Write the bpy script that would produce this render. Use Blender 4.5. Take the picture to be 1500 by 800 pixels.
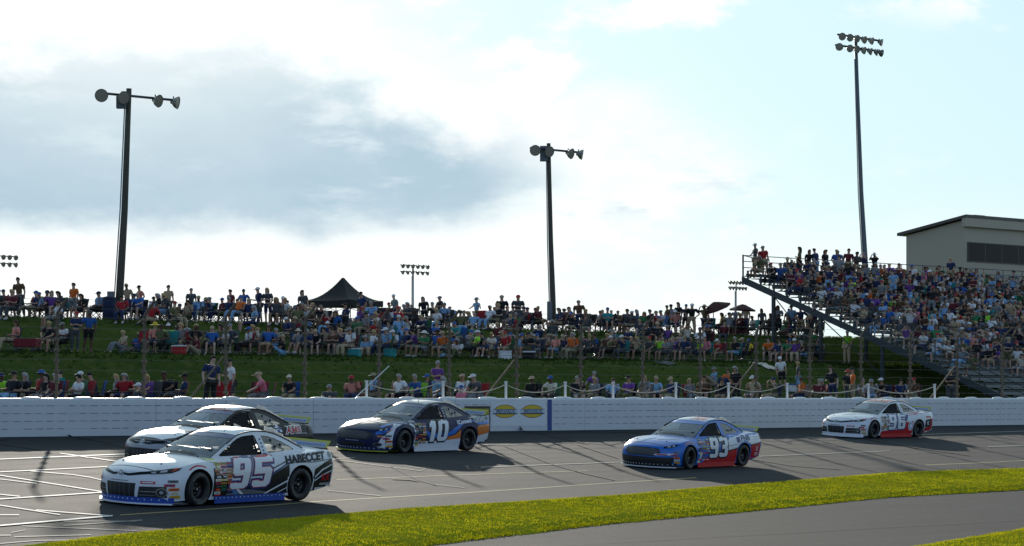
import bpy, bmesh, math, random
from mathutils import Vector, Matrix
from mathutils.bvhtree import BVHTree
R = math.radians
random.seed(7)
for _o in list(bpy.data.objects):
    bpy.data.objects.remove(_o)
scn = bpy.context.scene
COL = scn.collection

# ------------------------------------------------------------------ camera, sky, sun, exposure
CAM_H = 1.06
F = 4000.0            # focal length in pixels of a 1500 pixel wide frame
cd = bpy.data.cameras.new("camera"); cam = bpy.data.objects.new("camera", cd); COL.objects.link(cam)
cd.sensor_width = 36.0; cd.lens = 36.0 * F / 1500.0
cd.shift_y = (583 - 400) / 1500.0
cd.clip_start = 0.5; cd.clip_end = 5000
cam.location = (0, 0, CAM_H); cam.rotation_euler = (R(90), 0, 0)
scn.camera = cam
SUN_EL, SUN_AZ = 12.2, -8.0       # azimuth measured from straight ahead (+Y), negative = left
sv = Vector((math.sin(R(SUN_AZ)) * math.cos(R(SUN_EL)), math.cos(R(SUN_AZ)) * math.cos(R(SUN_EL)), math.sin(R(SUN_EL))))
sl = bpy.data.lights.new("sun", 'SUN'); sl.energy = 3.0; sl.angle = R(0.55); sl.color = (1.0, 0.92, 0.80)
so = bpy.data.objects.new("sun", sl); COL.objects.link(so)
so.rotation_euler = sv.to_track_quat('Z', 'Y').to_euler(); so.location = (0, 60, 60)
scn.view_settings.view_transform = 'Standard'; scn.view_settings.look = 'None'
scn.view_settings.exposure = 0.50; scn.view_settings.gamma = 1.0
scn.view_settings.use_curve_mapping = False

class NT:
    """small helper to wire shader nodes"""
    def __init__(s, tree): s.t = tree; s.n = tree.nodes; s.l = tree.links
    def node(s, typ, **kw):
        nd = s.n.new(typ)
        for k, v in kw.items(): setattr(nd, k, v)
        return nd
    def put(s, sock, v):
        if isinstance(v, bpy.types.NodeSocket): s.l.new(v, sock)
        elif v is not None: sock.default_value = v
    def math(s, op, a, b=None, c=None, clamp=False):
        nd = s.n.new('ShaderNodeMath'); nd.operation = op; nd.use_clamp = clamp
        s.put(nd.inputs[0], a)
        if b is not None: s.put(nd.inputs[1], b)
        if c is not None: s.put(nd.inputs[2], c)
        return nd.outputs[0]
    def ss(s, v, lo, hi):
        nd = s.n.new('ShaderNodeMapRange'); nd.interpolation_type = 'SMOOTHSTEP'
        s.put(nd.inputs[0], v); s.put(nd.inputs[1], lo); s.put(nd.inputs[2], hi)
        nd.inputs[3].default_value = 0; nd.inputs[4].default_value = 1
        return nd.outputs[0]
    def mix(s, f, a, b, mode='MIX'):
        nd = s.n.new('ShaderNodeMix'); nd.data_type = 'RGBA'; nd.blend_type = mode
        s.put(nd.inputs[0], f); s.put(nd.inputs[6], a); s.put(nd.inputs[7], b)
        return nd.outputs[2]
    def noise(s, vec, scale, detail=4, rough=.55, lac=2.0, dist=0.0):
        nd = s.n.new('ShaderNodeTexNoise'); s.put(nd.inputs['Vector'], vec)
        nd.inputs['Scale'].default_value = scale; nd.inputs['Detail'].default_value = detail
        nd.inputs['Roughness'].default_value = rough; nd.inputs['Distortion'].default_value = dist
        return nd.outputs[0]
    def vec(s, x, y, z):
        nd = s.n.new('ShaderNodeCombineXYZ'); s.put(nd.inputs[0], x); s.put(nd.inputs[1], y); s.put(nd.inputs[2], z)
        return nd.outputs[0]

def c4(c): return (c[0], c[1], c[2], 1.0)

def make_world():
    w = bpy.data.worlds.new("World"); scn.world = w; w.use_nodes = True
    t = NT(w.node_tree)
    bg = w.node_tree.nodes['Background']; bg.inputs[1].default_value = 0.10
    sky = t.node('ShaderNodeTexSky', sky_type='NISHITA'); sky.sun_disc = False
    sky.sun_elevation = R(SUN_EL); sky.sun_rotation = R(SUN_AZ)
    sky.air_density = 1.0; sky.dust_density = 0.9; sky.ozone_density = 2.2
    tc = t.node('ShaderNodeTexCoord'); sep = t.node('ShaderNodeSeparateXYZ'); t.l.new(tc.outputs['Generated'], sep.inputs[0])
    X, Y, Z = sep.outputs
    az = t.math('ARCTAN2', X, Y)                 # direction of view: azimuth and elevation in radians
    el = t.math('ARCSINE', Z)
    p = t.vec(t.math('MULTIPLY', az, 1.0), t.math('MULTIPLY', el, 1.9), 0.37)
    n1 = t.noise(p, 16, 7, .58); n2 = t.noise(p, 45, 6, .6); n3 = t.noise(p, 7.0, 5, .5)
    n4 = t.noise(t.vec(t.math('MULTIPLY', az, 1.0), t.math('MULTIPLY', el, 3.2), 2.1), 26, 6, .6)
    d1 = t.math('SUBTRACT', n1, .5); d2 = t.math('SUBTRACT', n2, .5)
    wob = t.math('ADD', t.math('MULTIPLY', d1, .050), t.math('MULTIPLY', d2, .030))
    # the big grey bank: upper edge falls to the right, flat base
    right = t.math('MAXIMUM', t.math('ADD', az, .10), 0)
    top = t.math('SUBTRACT', .130, t.math('MULTIPLY', right, .30))
    ev = t.math('ADD', el, wob)
    up = t.ss(t.math('SUBTRACT', top, ev), -.006, .020)
    base = t.math('ADD', .0585, t.math('MULTIPLY', t.math('MAXIMUM', t.math('ADD', az, .02), 0), .35))
    dn = t.ss(t.math('SUBTRACT', t.math('ADD', el, t.math('MULTIPLY', wob, .45)), base), -.006, .012)
    rt = t.ss(t.math('SUBTRACT', t.math('ADD', .030, t.math('MULTIPLY', wob, 1.3)), az), -.01, .05)
    bank = t.math('MULTIPLY', t.math('MULTIPLY', up, dn), rt)
    # bright ragged rim around the bank
    upw = t.ss(t.math('SUBTRACT', t.math('ADD', top, .020), ev), -.010, .010)
    dnw = t.ss(t.math('SUBTRACT', t.math('ADD', el, wob), t.math('SUBTRACT', base, .030)), -.012, .012)
    rtw = t.ss(t.math('SUBTRACT', t.math('ADD', .11, t.math('MULTIPLY', wob, 2.4)), az), 0, .07)
    rim = t.math('MULTIPLY', t.math('MULTIPLY', upw, dnw), rtw)
    # loose fair weather puffs
    puff = t.math('MULTIPLY', t.ss(n1, .51, .62), t.ss(n3, .40, .60))
    low = t.math('MULTIPLY', t.ss(el, .085, .02), t.ss(n1, .34, .56))
    white = t.math('MAXIMUM', t.math('MAXIMUM', t.math('MULTIPLY', t.math('MULTIPLY', rim, .9), t.math('ADD', .62, t.math('MULTIPLY', t.ss(n2, .35, .62), .38))), t.math('MULTIPLY', puff, .95)), t.math('MULTIPLY', low, .8))
    K = 1.0 / 0.10
    col = t.mix(.94, sky.outputs[0], (K * .445, K * .625, K * .69, 1))    # thin veil of high haze, even over the whole sky
    front = t.ss(Y, -.2, .6)
    behind = t.math('MULTIPLY', t.ss(Y, .2, -.5), t.ss(Z, .75, .30))     # brightness added to the unseen sky behind, to lift the shaded wall
    rest = t.mix(t.math('MULTIPLY', behind, .8), sky.outputs[0], (K * .33, K * .48, K * .72, 1))
    col = t.mix(front, rest, col)
    col = t.mix(t.math('MULTIPLY', white, front), col, (K * .76, K * .77, K * .77, 1))
    shade = t.math('SUBTRACT', t.math('ADD', .92, t.math('MULTIPLY', d1, 1.0)), t.math('MULTIPLY', t.ss(n4, .50, .72), t.math('ADD', .35, t.math('MULTIPLY', t.ss(az, -.12, .02), .65))))
    dark = t.mix(shade, (K * .55, K * .63, K * .67, 1), (K * .315, K * .43, K * .505, 1))
    col = t.mix(t.math('MULTIPLY', t.math('MULTIPLY', bank, front), .96), col, dark)
    sd = t.node('ShaderNodeVectorMath', operation='DOT_PRODUCT'); t.l.new(tc.outputs['Generated'], sd.inputs[0]); sd.inputs[1].default_value = sv
    glow = t.math('POWER', t.ss(sd.outputs['Value'], .985, 1.0), 2.0)                 # aureole of thin haze round the sun
    col = t.mix(t.math('MULTIPLY', glow, .55), col, (K * .90, K * .90, K * .86, 1))
    scrap = t.math('MULTIPLY', t.math('MULTIPLY', t.ss(n4, .50, .66), t.ss(n1, .44, .58)), t.math('MULTIPLY', t.math('MULTIPLY', t.ss(el, .050, .072), t.ss(el, .105, .080)), t.math('MULTIPLY', t.ss(az, -.03, .02), t.ss(az, .13, .05))))
    col = t.mix(t.math('MULTIPLY', t.math('MULTIPLY', scrap, front), .75), col, dark)
    t.l.new(col, bg.inputs[0])
make_world()

# ------------------------------------------------------------------ the place: a straight wall, the banked track before it, the hill behind it
A45 = math.sqrt(.5)
TV = Vector((A45, A45, 0)); NV = Vector((-A45, A45, 0)); WALL_D = 62.0
BANK = 0.058
PROFILE = [(-400, -2.3), (-60, -2.2), (-38, -2.0), (-30, -1.74), (0, 0), (.35, .50), (8, .62), (20.5, .80), (26, 2.80), (30, 2.95), (35.5, 4.50), (39, 4.58), (44, 4.0), (60, 1.6), (120, 0), (3000, -4)]
def gh(d):
    for (a, ha), (b, hb) in zip(PROFILE, PROFILE[1:]):
        if a <= d <= b: return ha + (hb - ha) * (d - a) / (b - a)
    return PROFILE[0][1] if d < 0 else PROFILE[-1][1]
def W(s, d, h=None):
    p = TV * s + NV * (WALL_D + d)
    p.z = gh(d) if h is None else h
    return p
def s_of(x, d):
    """place along the wall of the sight line through picture column x at depth d behind the wall"""
    u = (x - 750) / F
    z = (WALL_D + d) / (A45 * (1 - u))
    return A45 * z * (1 + u)
def ground_at(x, y):
    """point on the banked track that shows at picture column x, row y of the survey photograph"""
    u = (x - 750) / F; v = (y - 583) / F
    z = (CAM_H + BANK * WALL_D) / (v + BANK * A45 * (1 - u))
    d = A45 * z * (1 - u) - WALL_D
    if d < -30:                                   # flatter infield: march
        z = 5.0
        while z < 200:
            d = A45 * z * (1 - u) - WALL_D
            if CAM_H - v * z <= gh(d): break
            z += .02
    return Vector((u * z, z, gh(A45 * z * (1 - u) - WALL_D)))

# ------------------------------------------------------------------ mesh helpers
def tag(o, label=None, cat=None, group=None, kind=None):
    if label: o["label"] = label
    if cat: o["category"] = cat
    if group: o["group"] = group
    if kind: o["kind"] = kind
    return o
def empty(name, loc=(0, 0, 0), rot=(0, 0, 0), parent=None):
    o = bpy.data.objects.new(name, None); COL.objects.link(o); o.location = loc; o.rotation_euler = rot; o.empty_display_size = .2
    if parent: o.parent = parent
    return o
def link(name, me, parent=None, loc=None):
    o = bpy.data.objects.new(name, me); COL.objects.link(o)
    if parent: o.parent = parent
    if loc is not None: o.location = loc
    return o

class MB:
    def __init__(s): s.v = []; s.f = []; s.m = []
    def add(s, vs, fs, mi=0):
        b = len(s.v); s.v += [tuple(v) for v in vs]
        for f in fs: s.f.append(tuple(i + b for i in f)); s.m.append(mi)
    def box(s, c, size, mat=None, mi=0, bev=0):
        x, y, z = size[0] / 2, size[1] / 2, size[2] / 2
        if bev:
            b = bev; vs = []
            bm = bmesh.new(); bmesh.ops.create_cube(bm, size=1)
            for v in bm.verts: v.co = Vector((v.co.x * size[0], v.co.y * size[1], v.co.z * size[2]))
            bmesh.ops.bevel(bm, geom=bm.edges[:], offset=b, segments=2, affect='EDGES', profile=.5)
            bm.verts.index_update(); vs = [v.co.copy() for v in bm.verts]; fs = [[v.index for v in f.verts] for f in bm.faces]; bm.free()
        else:
            vs = [Vector((sx * x, sy * y, sz * z)) for sz in (-1, 1) for sy in (-1, 1) for sx in (-1, 1)]
            fs = [(0, 2, 3, 1), (4, 5, 7, 6), (0, 1, 5, 4), (2, 6, 7, 3), (0, 4, 6, 2), (1, 3, 7, 5)]
        if mat is not None: vs = [mat @ v for v in vs]
        s.add([Vector(v) + Vector(c) for v in vs], fs, mi)
    def tube(s, pts, r, n=8, mi=0, cap=True):
        pts = [Vector(p) for p in pts]; k = len(pts)
        rs = r if isinstance(r, (list, tuple)) else [r] * k
        vs = []; prev = None
        for i, p in enumerate(pts):
            d = (pts[min(i + 1, k - 1)] - pts[max(i - 1, 0)]).normalized()
            if prev is None:
                a = d.orthogonal().normalized()
            else:
                a = (prev - d * prev.dot(d)); a = a.normalized() if a.length > 1e-6 else d.orthogonal().normalized()
            prev = a; b = d.cross(a)
            for j in range(n):
                t = 2 * math.pi * j / n
                vs.append(p + (a * math.cos(t) + b * math.sin(t)) * rs[i])
        fs = [(i * n + j, i * n + (j + 1) % n, (i + 1) * n + (j + 1) % n, (i + 1) * n + j) for i in range(k - 1) for j in range(n)]
        if cap: fs += [tuple(range(n - 1, -1, -1)), tuple((k - 1) * n + j for j in range(n))]
        s.add(vs, fs, mi)
    def lathe(s, prof, mat, n=24, mi=0, closed=False):
        """prof: (radius, height) pairs turned round local z, placed by mat"""
        k = len(prof)
        vs = [mat @ Vector((r * math.cos(2 * math.pi * j / n), r * math.sin(2 * math.pi * j / n), z)) for r, z in prof for j in range(n)]
        fs = [(i * n + j, i * n + (j + 1) % n, (i + 1) * n + (j + 1) % n, (i + 1) * n + j) for i in range(k - 1) for j in range(n)]
        if closed: fs += [((k - 1) * n + j, (k - 1) * n + (j + 1) % n, (j + 1) % n, j) for j in range(n)]
        s.add(vs, fs, mi)
    def grid(s, fn, nu, nv, mi=0):
        vs = [fn(i / nu, j / nv) for i in range(nu + 1) for j in range(nv + 1)]
        fs = [(i * (nv + 1) + j, (i + 1) * (nv + 1) + j, (i + 1) * (nv + 1) + j + 1, i * (nv + 1) + j + 1) for i in range(nu) for j in range(nv)]
        s.add(vs, fs, mi)
    def mesh(s, name, mats, smooth=False, sharp=None, recalc=True):
        me = bpy.data.meshes.new(name); me.from_pydata(s.v, [], s.f)
        for m in (mats if isinstance(mats, (list, tuple)) else [mats]): me.materials.append(m)
        me.polygons.foreach_set("material_index", s.m)
        if recalc:
            bm = bmesh.new(); bm.from_mesh(me); bmesh.ops.recalc_face_normals(bm, faces=bm.faces[:]); bm.to_mesh(me); bm.free()
        if smooth or sharp:
            me.polygons.foreach_set("use_smooth", [True] * len(me.polygons))
            if sharp: me.set_sharp_from_angle(angle=R(sharp))
        me.update(); return me
    def build(s, name, mats, parent=None, loc=None, **kw):
        return link(name, s.mesh(name, mats, **kw), parent, loc)

def fill2d(loops, offset=0.0):
    """triangulated flat shape (x, y) of closed loops, inner loops are holes -> (verts2d, faces)"""
    cu = bpy.data.curves.new("tmp", 'CURVE'); cu.dimensions = '2D'; cu.fill_mode = 'BOTH'; cu.offset = offset
    for lp in loops:
        sp = cu.splines.new('POLY'); sp.points.add(len(lp) - 1); sp.use_cyclic_u = True
        for p, q in zip(sp.points, lp): p.co = (q[0], q[1], 0, 1)
    return _curve_mesh(cu)
def text2d(body, size, offset=0.0, shear=0.0, sx=1.0):
    cu = bpy.data.curves.new("tmp", 'FONT'); cu.body = body; cu.size = size; cu.offset = offset; cu.shear = shear
    cu.align_x = 'CENTER'; cu.align_y = 'CENTER'; cu.fill_mode = 'BOTH'; cu.resolution_u = 3
    v, f = _curve_mesh(cu)
    return [(x * sx, y) for x, y in v], f
def _curve_mesh(cu):
    o = bpy.data.objects.new("tmp", cu); COL.objects.link(o)
    bpy.context.view_layer.update()
    me = bpy.data.meshes.new_from_object(o.evaluated_get(bpy.context.evaluated_depsgraph_get()))
    v = [(q.co.x, q.co.y) for q in me.vertices]; f = [tuple(p.vertices) for p in me.polygons]
    bpy.data.objects.remove(o); bpy.data.curves.remove(cu); bpy.data.meshes.remove(me)
    return v, f

# ------------------------------------------------------------------ materials
MATS = {}
def mat(name, col, rough=.6, metal=0.0, coat=0.0, spec=.5, vary=0.0, scale=8.0, bump=0.0, bscale=40.0, trans=0.0, objcol=False, attr=None, sheen=0.0):
    if name in MATS: return MATS[name]
    m = bpy.data.materials.new(name); m.use_nodes = True; t = NT(m.node_tree); b = m.node_tree.nodes['Principled BSDF']
    b.inputs['Roughness'].default_value = rough; b.inputs['Metallic'].default_value = metal
    b.inputs['Coat Weight'].default_value = coat; b.inputs['Coat Roughness'].default_value = .06
    b.inputs['Specular IOR Level'].default_value = spec; b.inputs['Sheen Weight'].default_value = sheen
    if spec < .04: b.inputs['IOR'].default_value = 1.0
    base = None
    if objcol: base = t.node('ShaderNodeObjectInfo').outputs['Color']
    if attr:
        a = t.node('ShaderNodeVertexColor', layer_name=attr); base = a.outputs[0]
    tc = t.node('ShaderNodeTexCoord')
    if vary or objcol or attr:
        n = t.noise(tc.outputs['Object'], scale, 5, .6)
        k = t.math('ADD', 1 - vary, t.math('MULTIPLY', n, 2 * vary))
        src = base if base is not None else c4(col)
        mx = t.node('ShaderNodeVectorMath', operation='SCALE'); t.put(mx.inputs[0], src if base is not None else (col[0], col[1], col[2])); t.put(mx.inputs['Scale'], k)
        t.l.new(mx.outputs[0], b.inputs['Base Color'])
    else: b.inputs['Base Color'].default_value = c4(col)
    if bump:
        bn = t.node('ShaderNodeBump'); bn.inputs['Strength'].default_value = bump; bn.inputs['Distance'].default_value = .02
        t.l.new(t.noise(tc.outputs['Object'], bscale, 3, .6), bn.inputs['Height']); t.l.new(bn.outputs[0], b.inputs['Normal'])
    if trans:
        tr = t.node('ShaderNodeBsdfTranslucent'); ms = t.node('ShaderNodeMixShader'); ms.inputs[0].default_value = trans
        if b.inputs['Base Color'].is_linked: t.l.new(b.inputs['Base Color'].links[0].from_socket, tr.inputs[0])
        else: tr.inputs[0].default_value = c4(col)
        t.l.new(b.outputs[0], ms.inputs[1]); t.l.new(tr.outputs[0], ms.inputs[2])
        t.l.new(ms.outputs[0], m.node_tree.nodes['Material Output'].inputs[0])
    MATS[name] = m; return m

def track_coords(t):
    """object coordinates turned so that x runs along the track"""
    tc = t.node('ShaderNodeTexCoord'); mp = t.node('ShaderNodeMapping'); mp.inputs['Rotation'].default_value = (0, 0, R(-45))
    t.l.new(tc.outputs['Object'], mp.inputs[0]); return mp.outputs[0]

def asphalt(name, base, streak=.25, tint=(1, .98, .95), rough=.88, spec=.07):
    m = bpy.data.materials.new(name); m.use_nodes = True; t = NT(m.node_tree); b = m.node_tree.nodes['Principled BSDF']
    p = track_coords(t)
    mp = t.node('ShaderNodeMapping'); mp.inputs['Scale'].default_value = (.05, 1.3, 1); t.l.new(p, mp.inputs[0])
    st = t.noise(mp.outputs[0], 1.0, 5, .65)
    mp2 = t.node('ShaderNodeMapping'); mp2.inputs['Scale'].default_value = (.35, .8, 1); t.l.new(p, mp2.inputs[0])
    pat = t.noise(mp2.outputs[0], .8, 6, .62, dist=.6)
    fine = t.noise(p, 28, 3, .7); mid = t.noise(p, 3.5, 4, .6)
    k = t.math('ADD', 1 - streak, t.math('MULTIPLY', st, 2 * streak))
    k = t.math('MULTIPLY', k, t.math('ADD', .52, t.math('MULTIPLY', pat, .96)))
    k = t.math('MULTIPLY', k, t.math('ADD', .70, t.math('MULTIPLY', fine, .60)))
    k = t.math('MULTIPLY', k, t.math('ADD', .68, t.math('MULTIPLY', mid, .64)))
    v = t.node('ShaderNodeVectorMath', operation='SCALE'); v.inputs[0].default_value = [base * q for q in tint]; t.l.new(k, v.inputs['Scale'])
    t.l.new(v.outputs[0], b.inputs['Base Color'])
    b.inputs['Roughness'].default_value = rough
    t.l.new(t.math('ADD', rough - .06, t.math('MULTIPLY', pat, .12)), b.inputs['Roughness']); b.inputs['Specular IOR Level'].default_value = spec
    bn = t.node('ShaderNodeBump'); bn.inputs['Strength'].default_value = .5; bn.inputs['Distance'].default_value = .01
    t.l.new(t.math('ADD', fine, t.math('MULTIPLY', mid, .6)), bn.inputs['Height']); t.l.new(bn.outputs[0], b.inputs['Normal'])
    return m

def grassy(name, c1, c2, c3, bump=.8):
    m = bpy.data.materials.new(name); m.use_nodes = True; t = NT(m.node_tree); b = m.node_tree.nodes['Principled BSDF']
    p = track_coords(t)
    big = t.noise(p, .35, 5, .6); mid = t.noise(p, 2.2, 5, .65); fine = t.noise(p, 22, 4, .7)
    col = t.mix(t.ss(big, .35, .65), c4(c1), c4(c2)); col = t.mix(t.math('MULTIPLY', t.ss(mid, .48, .72), .7), col, c4(c3))
    v = t.node('ShaderNodeVectorMath', operation='SCALE'); t.l.new(col, v.inputs[0]); t.l.new(t.math('ADD', .55, t.math('MULTIPLY', fine, .9)), v.inputs['Scale'])
    t.l.new(v.outputs[0], b.inputs['Base Color']); b.inputs['Roughness'].default_value = .9; b.inputs['Specular IOR Level'].default_value = 0; b.inputs['IOR'].default_value = 1.0      # turf has no mirror-like grazing sheen
    bn = t.node('ShaderNodeBump'); bn.inputs['Strength'].default_value = bump; bn.inputs['Distance'].default_value = .06
    t.l.new(t.math('ADD', fine, mid), bn.inputs['Height']); t.l.new(bn.outputs[0], b.inputs['Normal'])
    return m

M_TRACK = asphalt("track_asphalt", .033, .48, (.90, .99, 1.11))
M_APRON = asphalt("apron_asphalt", .034, .30, (.90, .99, 1.11))
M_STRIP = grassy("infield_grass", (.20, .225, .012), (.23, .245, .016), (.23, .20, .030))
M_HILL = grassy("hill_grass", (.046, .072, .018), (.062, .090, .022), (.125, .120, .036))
M_WALL = mat("wall_paint", (.57, .585, .60), rough=.42, vary=.10, scale=1.3, bump=.12, bscale=9)
M_LINE = mat("line_paint_white", (.55, .54, .51), rough=.75, spec=.2, vary=.30, scale=3.0)
M_LINE2 = mat("line_paint_worn", (.20, .195, .175), rough=.8, spec=.15, vary=.45, scale=2.0)
M_YELLOW = mat("line_paint_yellow", (.24, .20, .09), rough=.8, spec=.15, vary=.45, scale=2.0)
M_SKID_SHADE = mat("rubber_and_shadow_mark", (.030, .031, .034), rough=.85, spec=.1, vary=.3, scale=2.0)
M_BLACK = mat("black_plastic", (.012, .012, .013), rough=.5)
M_STEEL = mat("galvanised_steel", (.26, .27, .27), rough=.45, metal=.6, vary=.15)
M_RUST = mat("weathered_fence_steel", (.13, .10, .07), rough=.8, vary=.4, scale=3)
M_WOOD = mat("weathered_wood_pole", (.075, .066, .048), rough=.8, vary=.35, scale=5, bump=.4, bscale=20)
M_POLE = mat("painted_steel_pole", (.10, .12, .135), rough=.5, vary=.1)
M_WHITE = mat("white_paint", (.70, .70, .68), rough=.5, vary=.08)
M_ROPE = mat("white_rope", (.50, .48, .43), rough=.8, trans=.25)
M_ALU = mat("bleacher_aluminium", (.19, .215, .23), rough=.5, metal=.35, vary=.12)
M_STAND = mat("stand_steel", (.032, .042, .048), rough=.5, metal=.2, vary=.15)
M_CLAD = mat("press_box_cladding", (.42, .36, .27), rough=.6, vary=.06, scale=.6)
M_ROOF = mat("roof_metal", (.07, .06, .055), rough=.5, vary=.1)
M_DGLASS = mat("tinted_window", (.010, .013, .015), rough=.25, spec=.12)
M_LAMPBODY = mat("lamp_housing", (.22, .215, .20), rough=.4, metal=.6)
M_LAMPGLASS = mat("lamp_lens", (.42, .36, .28), rough=.3, spec=.5, trans=.35)
M_CLOTH = mat("cloth", (.3, .3, .3), rough=.9, objcol=True, vary=.18, scale=7, spec=.2, sheen=.1)
M_SKIN = mat("skin", (.4, .25, .18), rough=.6, objcol=True, vary=.06, scale=6, spec=.3)
M_CROWD = mat("crowd_cloth", (.3, .3, .3), rough=.85, attr="Col", vary=.12, scale=7, spec=.25)
M_FRAME = mat("chair_frame", (.05, .05, .055), rough=.4, metal=.5)
# ------------------------------------------------------------------ ground sheets
def sweep(name, ds, s0, s1, ns, m, lift=0.0, jitter=0.0, smooth=True):
    b = MB(); rng = random.Random(3)
    b.grid(lambda i, j: None, 0, 0) if False else None
    vs = []
    for i in range(ns + 1):
        s = s0 + (s1 - s0) * i / ns
        for d in ds:
            p = W(s, d); p.z += lift + (rng.uniform(-jitter, jitter) if jitter else 0); vs.append(p)
    k = len(ds)
    b.add(vs, [(i * k + j, (i + 1) * k + j, (i + 1) * k + j + 1, i * k + j + 1) for i in range(ns) for j in range(k - 1)])
    return tag(b.build(name, m, smooth=smooth), kind='structure')
sweep("track", [-60, -50, -44, -38, -34, -30, -25, -20, -15, -10, -5, 0, .2], -150, 320, 60, M_TRACK)
sweep("infield", [-400, -250, -150, -100, -60], -400, 600, 10, M_STRIP)
hd = [.3] + [.35 + .65 * i for i in range(68)] + [46, 50, 55, 60, 80, 120, 300, 1000, 3000]
hd = sorted(set(round(q, 3) for q in hd + [8, 20.5, 26, 30, 35.5, 39]))
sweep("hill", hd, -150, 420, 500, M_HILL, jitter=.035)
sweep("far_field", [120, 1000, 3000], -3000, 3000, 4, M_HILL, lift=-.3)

def edge(pix):
    """picture points of a kerbless edge -> list of (s, d) on the track"""
    out = []
    for x, y in pix:
        p = ground_at(x, y); out.append((p.dot(TV), p.dot(NV) - WALL_D))
    return sorted(out)
def lerp_table(tb, s):
    if s <= tb[0][0]:
        (a, da), (b, db) = tb[0], tb[1]
    elif s >= tb[-1][0]:
        (a, da), (b, db) = tb[-2], tb[-1]
    else:
        for (a, da), (b, db) in zip(tb, tb[1:]):
            if a <= s <= b: break
    return da + (db - da) * (s - a) / (b - a)
E_UP = edge([(48, 800), (170, 785), (267, 776), (400, 763), (577, 748), (740, 738), (900, 727.5), (1030, 716), (1160, 706), (1300, 694.5), (1400, 691), (1500, 688)])
E_LO = edge([(560, 806), (633, 799), (773, 782), (900, 767), (1100, 749), (1300, 729), (1500, 718)])
E_R = edge([(1330, 803), (1356, 799), (1420, 788), (1500, 775)])
def strip(name, up, lo, s0, s1, n, crown=.09):
    b = MB(); rng = random.Random(5); vs = []; K = 14; ph = [rng.uniform(0, 6) for _ in range(6)]
    for i in range(n + 1):
        s = s0 + (s1 - s0) * i / n
        a = up(s) + .05 * math.sin(s * 2.1 + ph[0]) + .04 * math.sin(s * 5.3 + ph[1]) + rng.uniform(-.03, .03)
        c = lo(s) + .05 * math.sin(s * 1.7 + ph[2]) + .04 * math.sin(s * 4.6 + ph[3]) + rng.uniform(-.03, .03)
        for j in range(K + 1):
            q = j / K; d = a + (c - a) * q; p = W(s, d)
            e = min(q, 1 - q) * abs(a - c)
            p.z += .004 + crown * min(1, e / .5) + (rng.uniform(-.02, .02) if 0 < j < K else 0); vs.append(p)
    k = K + 1
    b.add(vs, [(i * k + j, (i + 1) * k + j, (i + 1) * k + j + 1, i * k + j + 1) for i in range(n) for j in range(K)])
    return tag(b.build(name, M_STRIP, smooth=True), kind='structure')
up1 = lambda s: max(-30, lerp_table(E_UP, s)); lo1 = lambda s: min(up1(s) - .3, lerp_table(E_LO, s))
up2 = lambda s: lerp_table(E_R, s); lo2 = lambda s: up2(s) - 9
S0, S1 = 18, 76
strip("grass_strip", up1, lo1, S0, S1, 420)
strip("grass_patch", up2, lo2, 22, 62, 200)

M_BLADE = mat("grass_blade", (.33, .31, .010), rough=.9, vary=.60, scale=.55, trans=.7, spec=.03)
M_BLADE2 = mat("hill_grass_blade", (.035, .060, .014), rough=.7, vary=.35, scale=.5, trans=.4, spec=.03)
def blades(name, m, spots, hmin, hmax, wid, rng, n=3):
    vs, fs = [], []
    for p in spots:
        for _ in range(n):
            a = rng.uniform(0, 6.28); h = rng.uniform(hmin, hmax); w = wid * rng.uniform(.7, 1.3)
            q = p + Vector((rng.uniform(-.06, .06), rng.uniform(-.06, .06), -.01)); l = Vector((math.cos(a), math.sin(a), 0)); k = len(vs)
            lean = Vector((rng.uniform(-.6, .6), rng.uniform(-.6, .6), 0)) * h
            vs += [q - l * w, q + l * w, q + lean + Vector((0, 0, h))]; fs.append((k, k + 1, k + 2))
    b = MB(); b.add(vs, fs)
    return tag(b.build(name, m, recalc=False), kind='stuff')
rg = random.Random(11); spots = []
for up, lo, a, c, cnt in ((up1, lo1, 20, 74, 38000), (up2, lambda s: up2(s) - 3, 30, 50, 6000)):
    for _ in range(cnt):
        s = rg.uniform(a, c); q = rg.random() if rg.random() < .75 else rg.choice((rg.uniform(0, .05), rg.uniform(.95, 1)))
        d = up(s) + (lo(s) - up(s)) * q; p = W(s, d); p.z += .004 + .09 * min(1, min(q, 1 - q) * abs(up(s) - lo(s)) / .5); spots.append(p)
blades("grass", M_BLADE, spots, .018, .048, .010, rg)
spots = []
for _ in range(11000):
    s = rg.uniform(32, 135); d = rg.choice((rg.uniform(25.2, 30.5), rg.uniform(18, 39), rg.uniform(34.5, 39), rg.uniform(25.5, 27.5))); spots.append(W(s, d))
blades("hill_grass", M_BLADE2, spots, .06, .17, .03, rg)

# ------------------------------------------------------------------ painted lines, tyre marks and painted post shadows (flat sheets a few millimetres above the track)
def ribbon(pix, wpx, lift):
    """line on the track; wpx is its width as surveyed, in picture rows"""
    out = []
    dense = []
    for (x0, y0), (x1, y1) in zip(pix, pix[1:]):
        for k in range(6): dense.append((x0 + (x1 - x0) * k / 6, y0 + (y1 - y0) * k / 6))
    dense.append(pix[-1])
    for x, y in dense:
        a = ground_at(x, y - wpx / 2); b = ground_at(x, y + wpx / 2); a.z += lift; b.z += lift; out.append((a, b))
    return out
def marks(name, lines, m, lift, rise=0.0):
    b = MB(); n = 0
    for w, pix in lines:
        r = ribbon(pix, w, lift + n * rise); n += 1
        vs = [q for ab in r for q in ab]
        b.add(vs, [(2 * i, 2 * i + 1, 2 * i + 3, 2 * i + 2) for i in range(len(r) - 1)])
    o = b.build(name, m); return tag(o, kind='structure')
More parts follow.
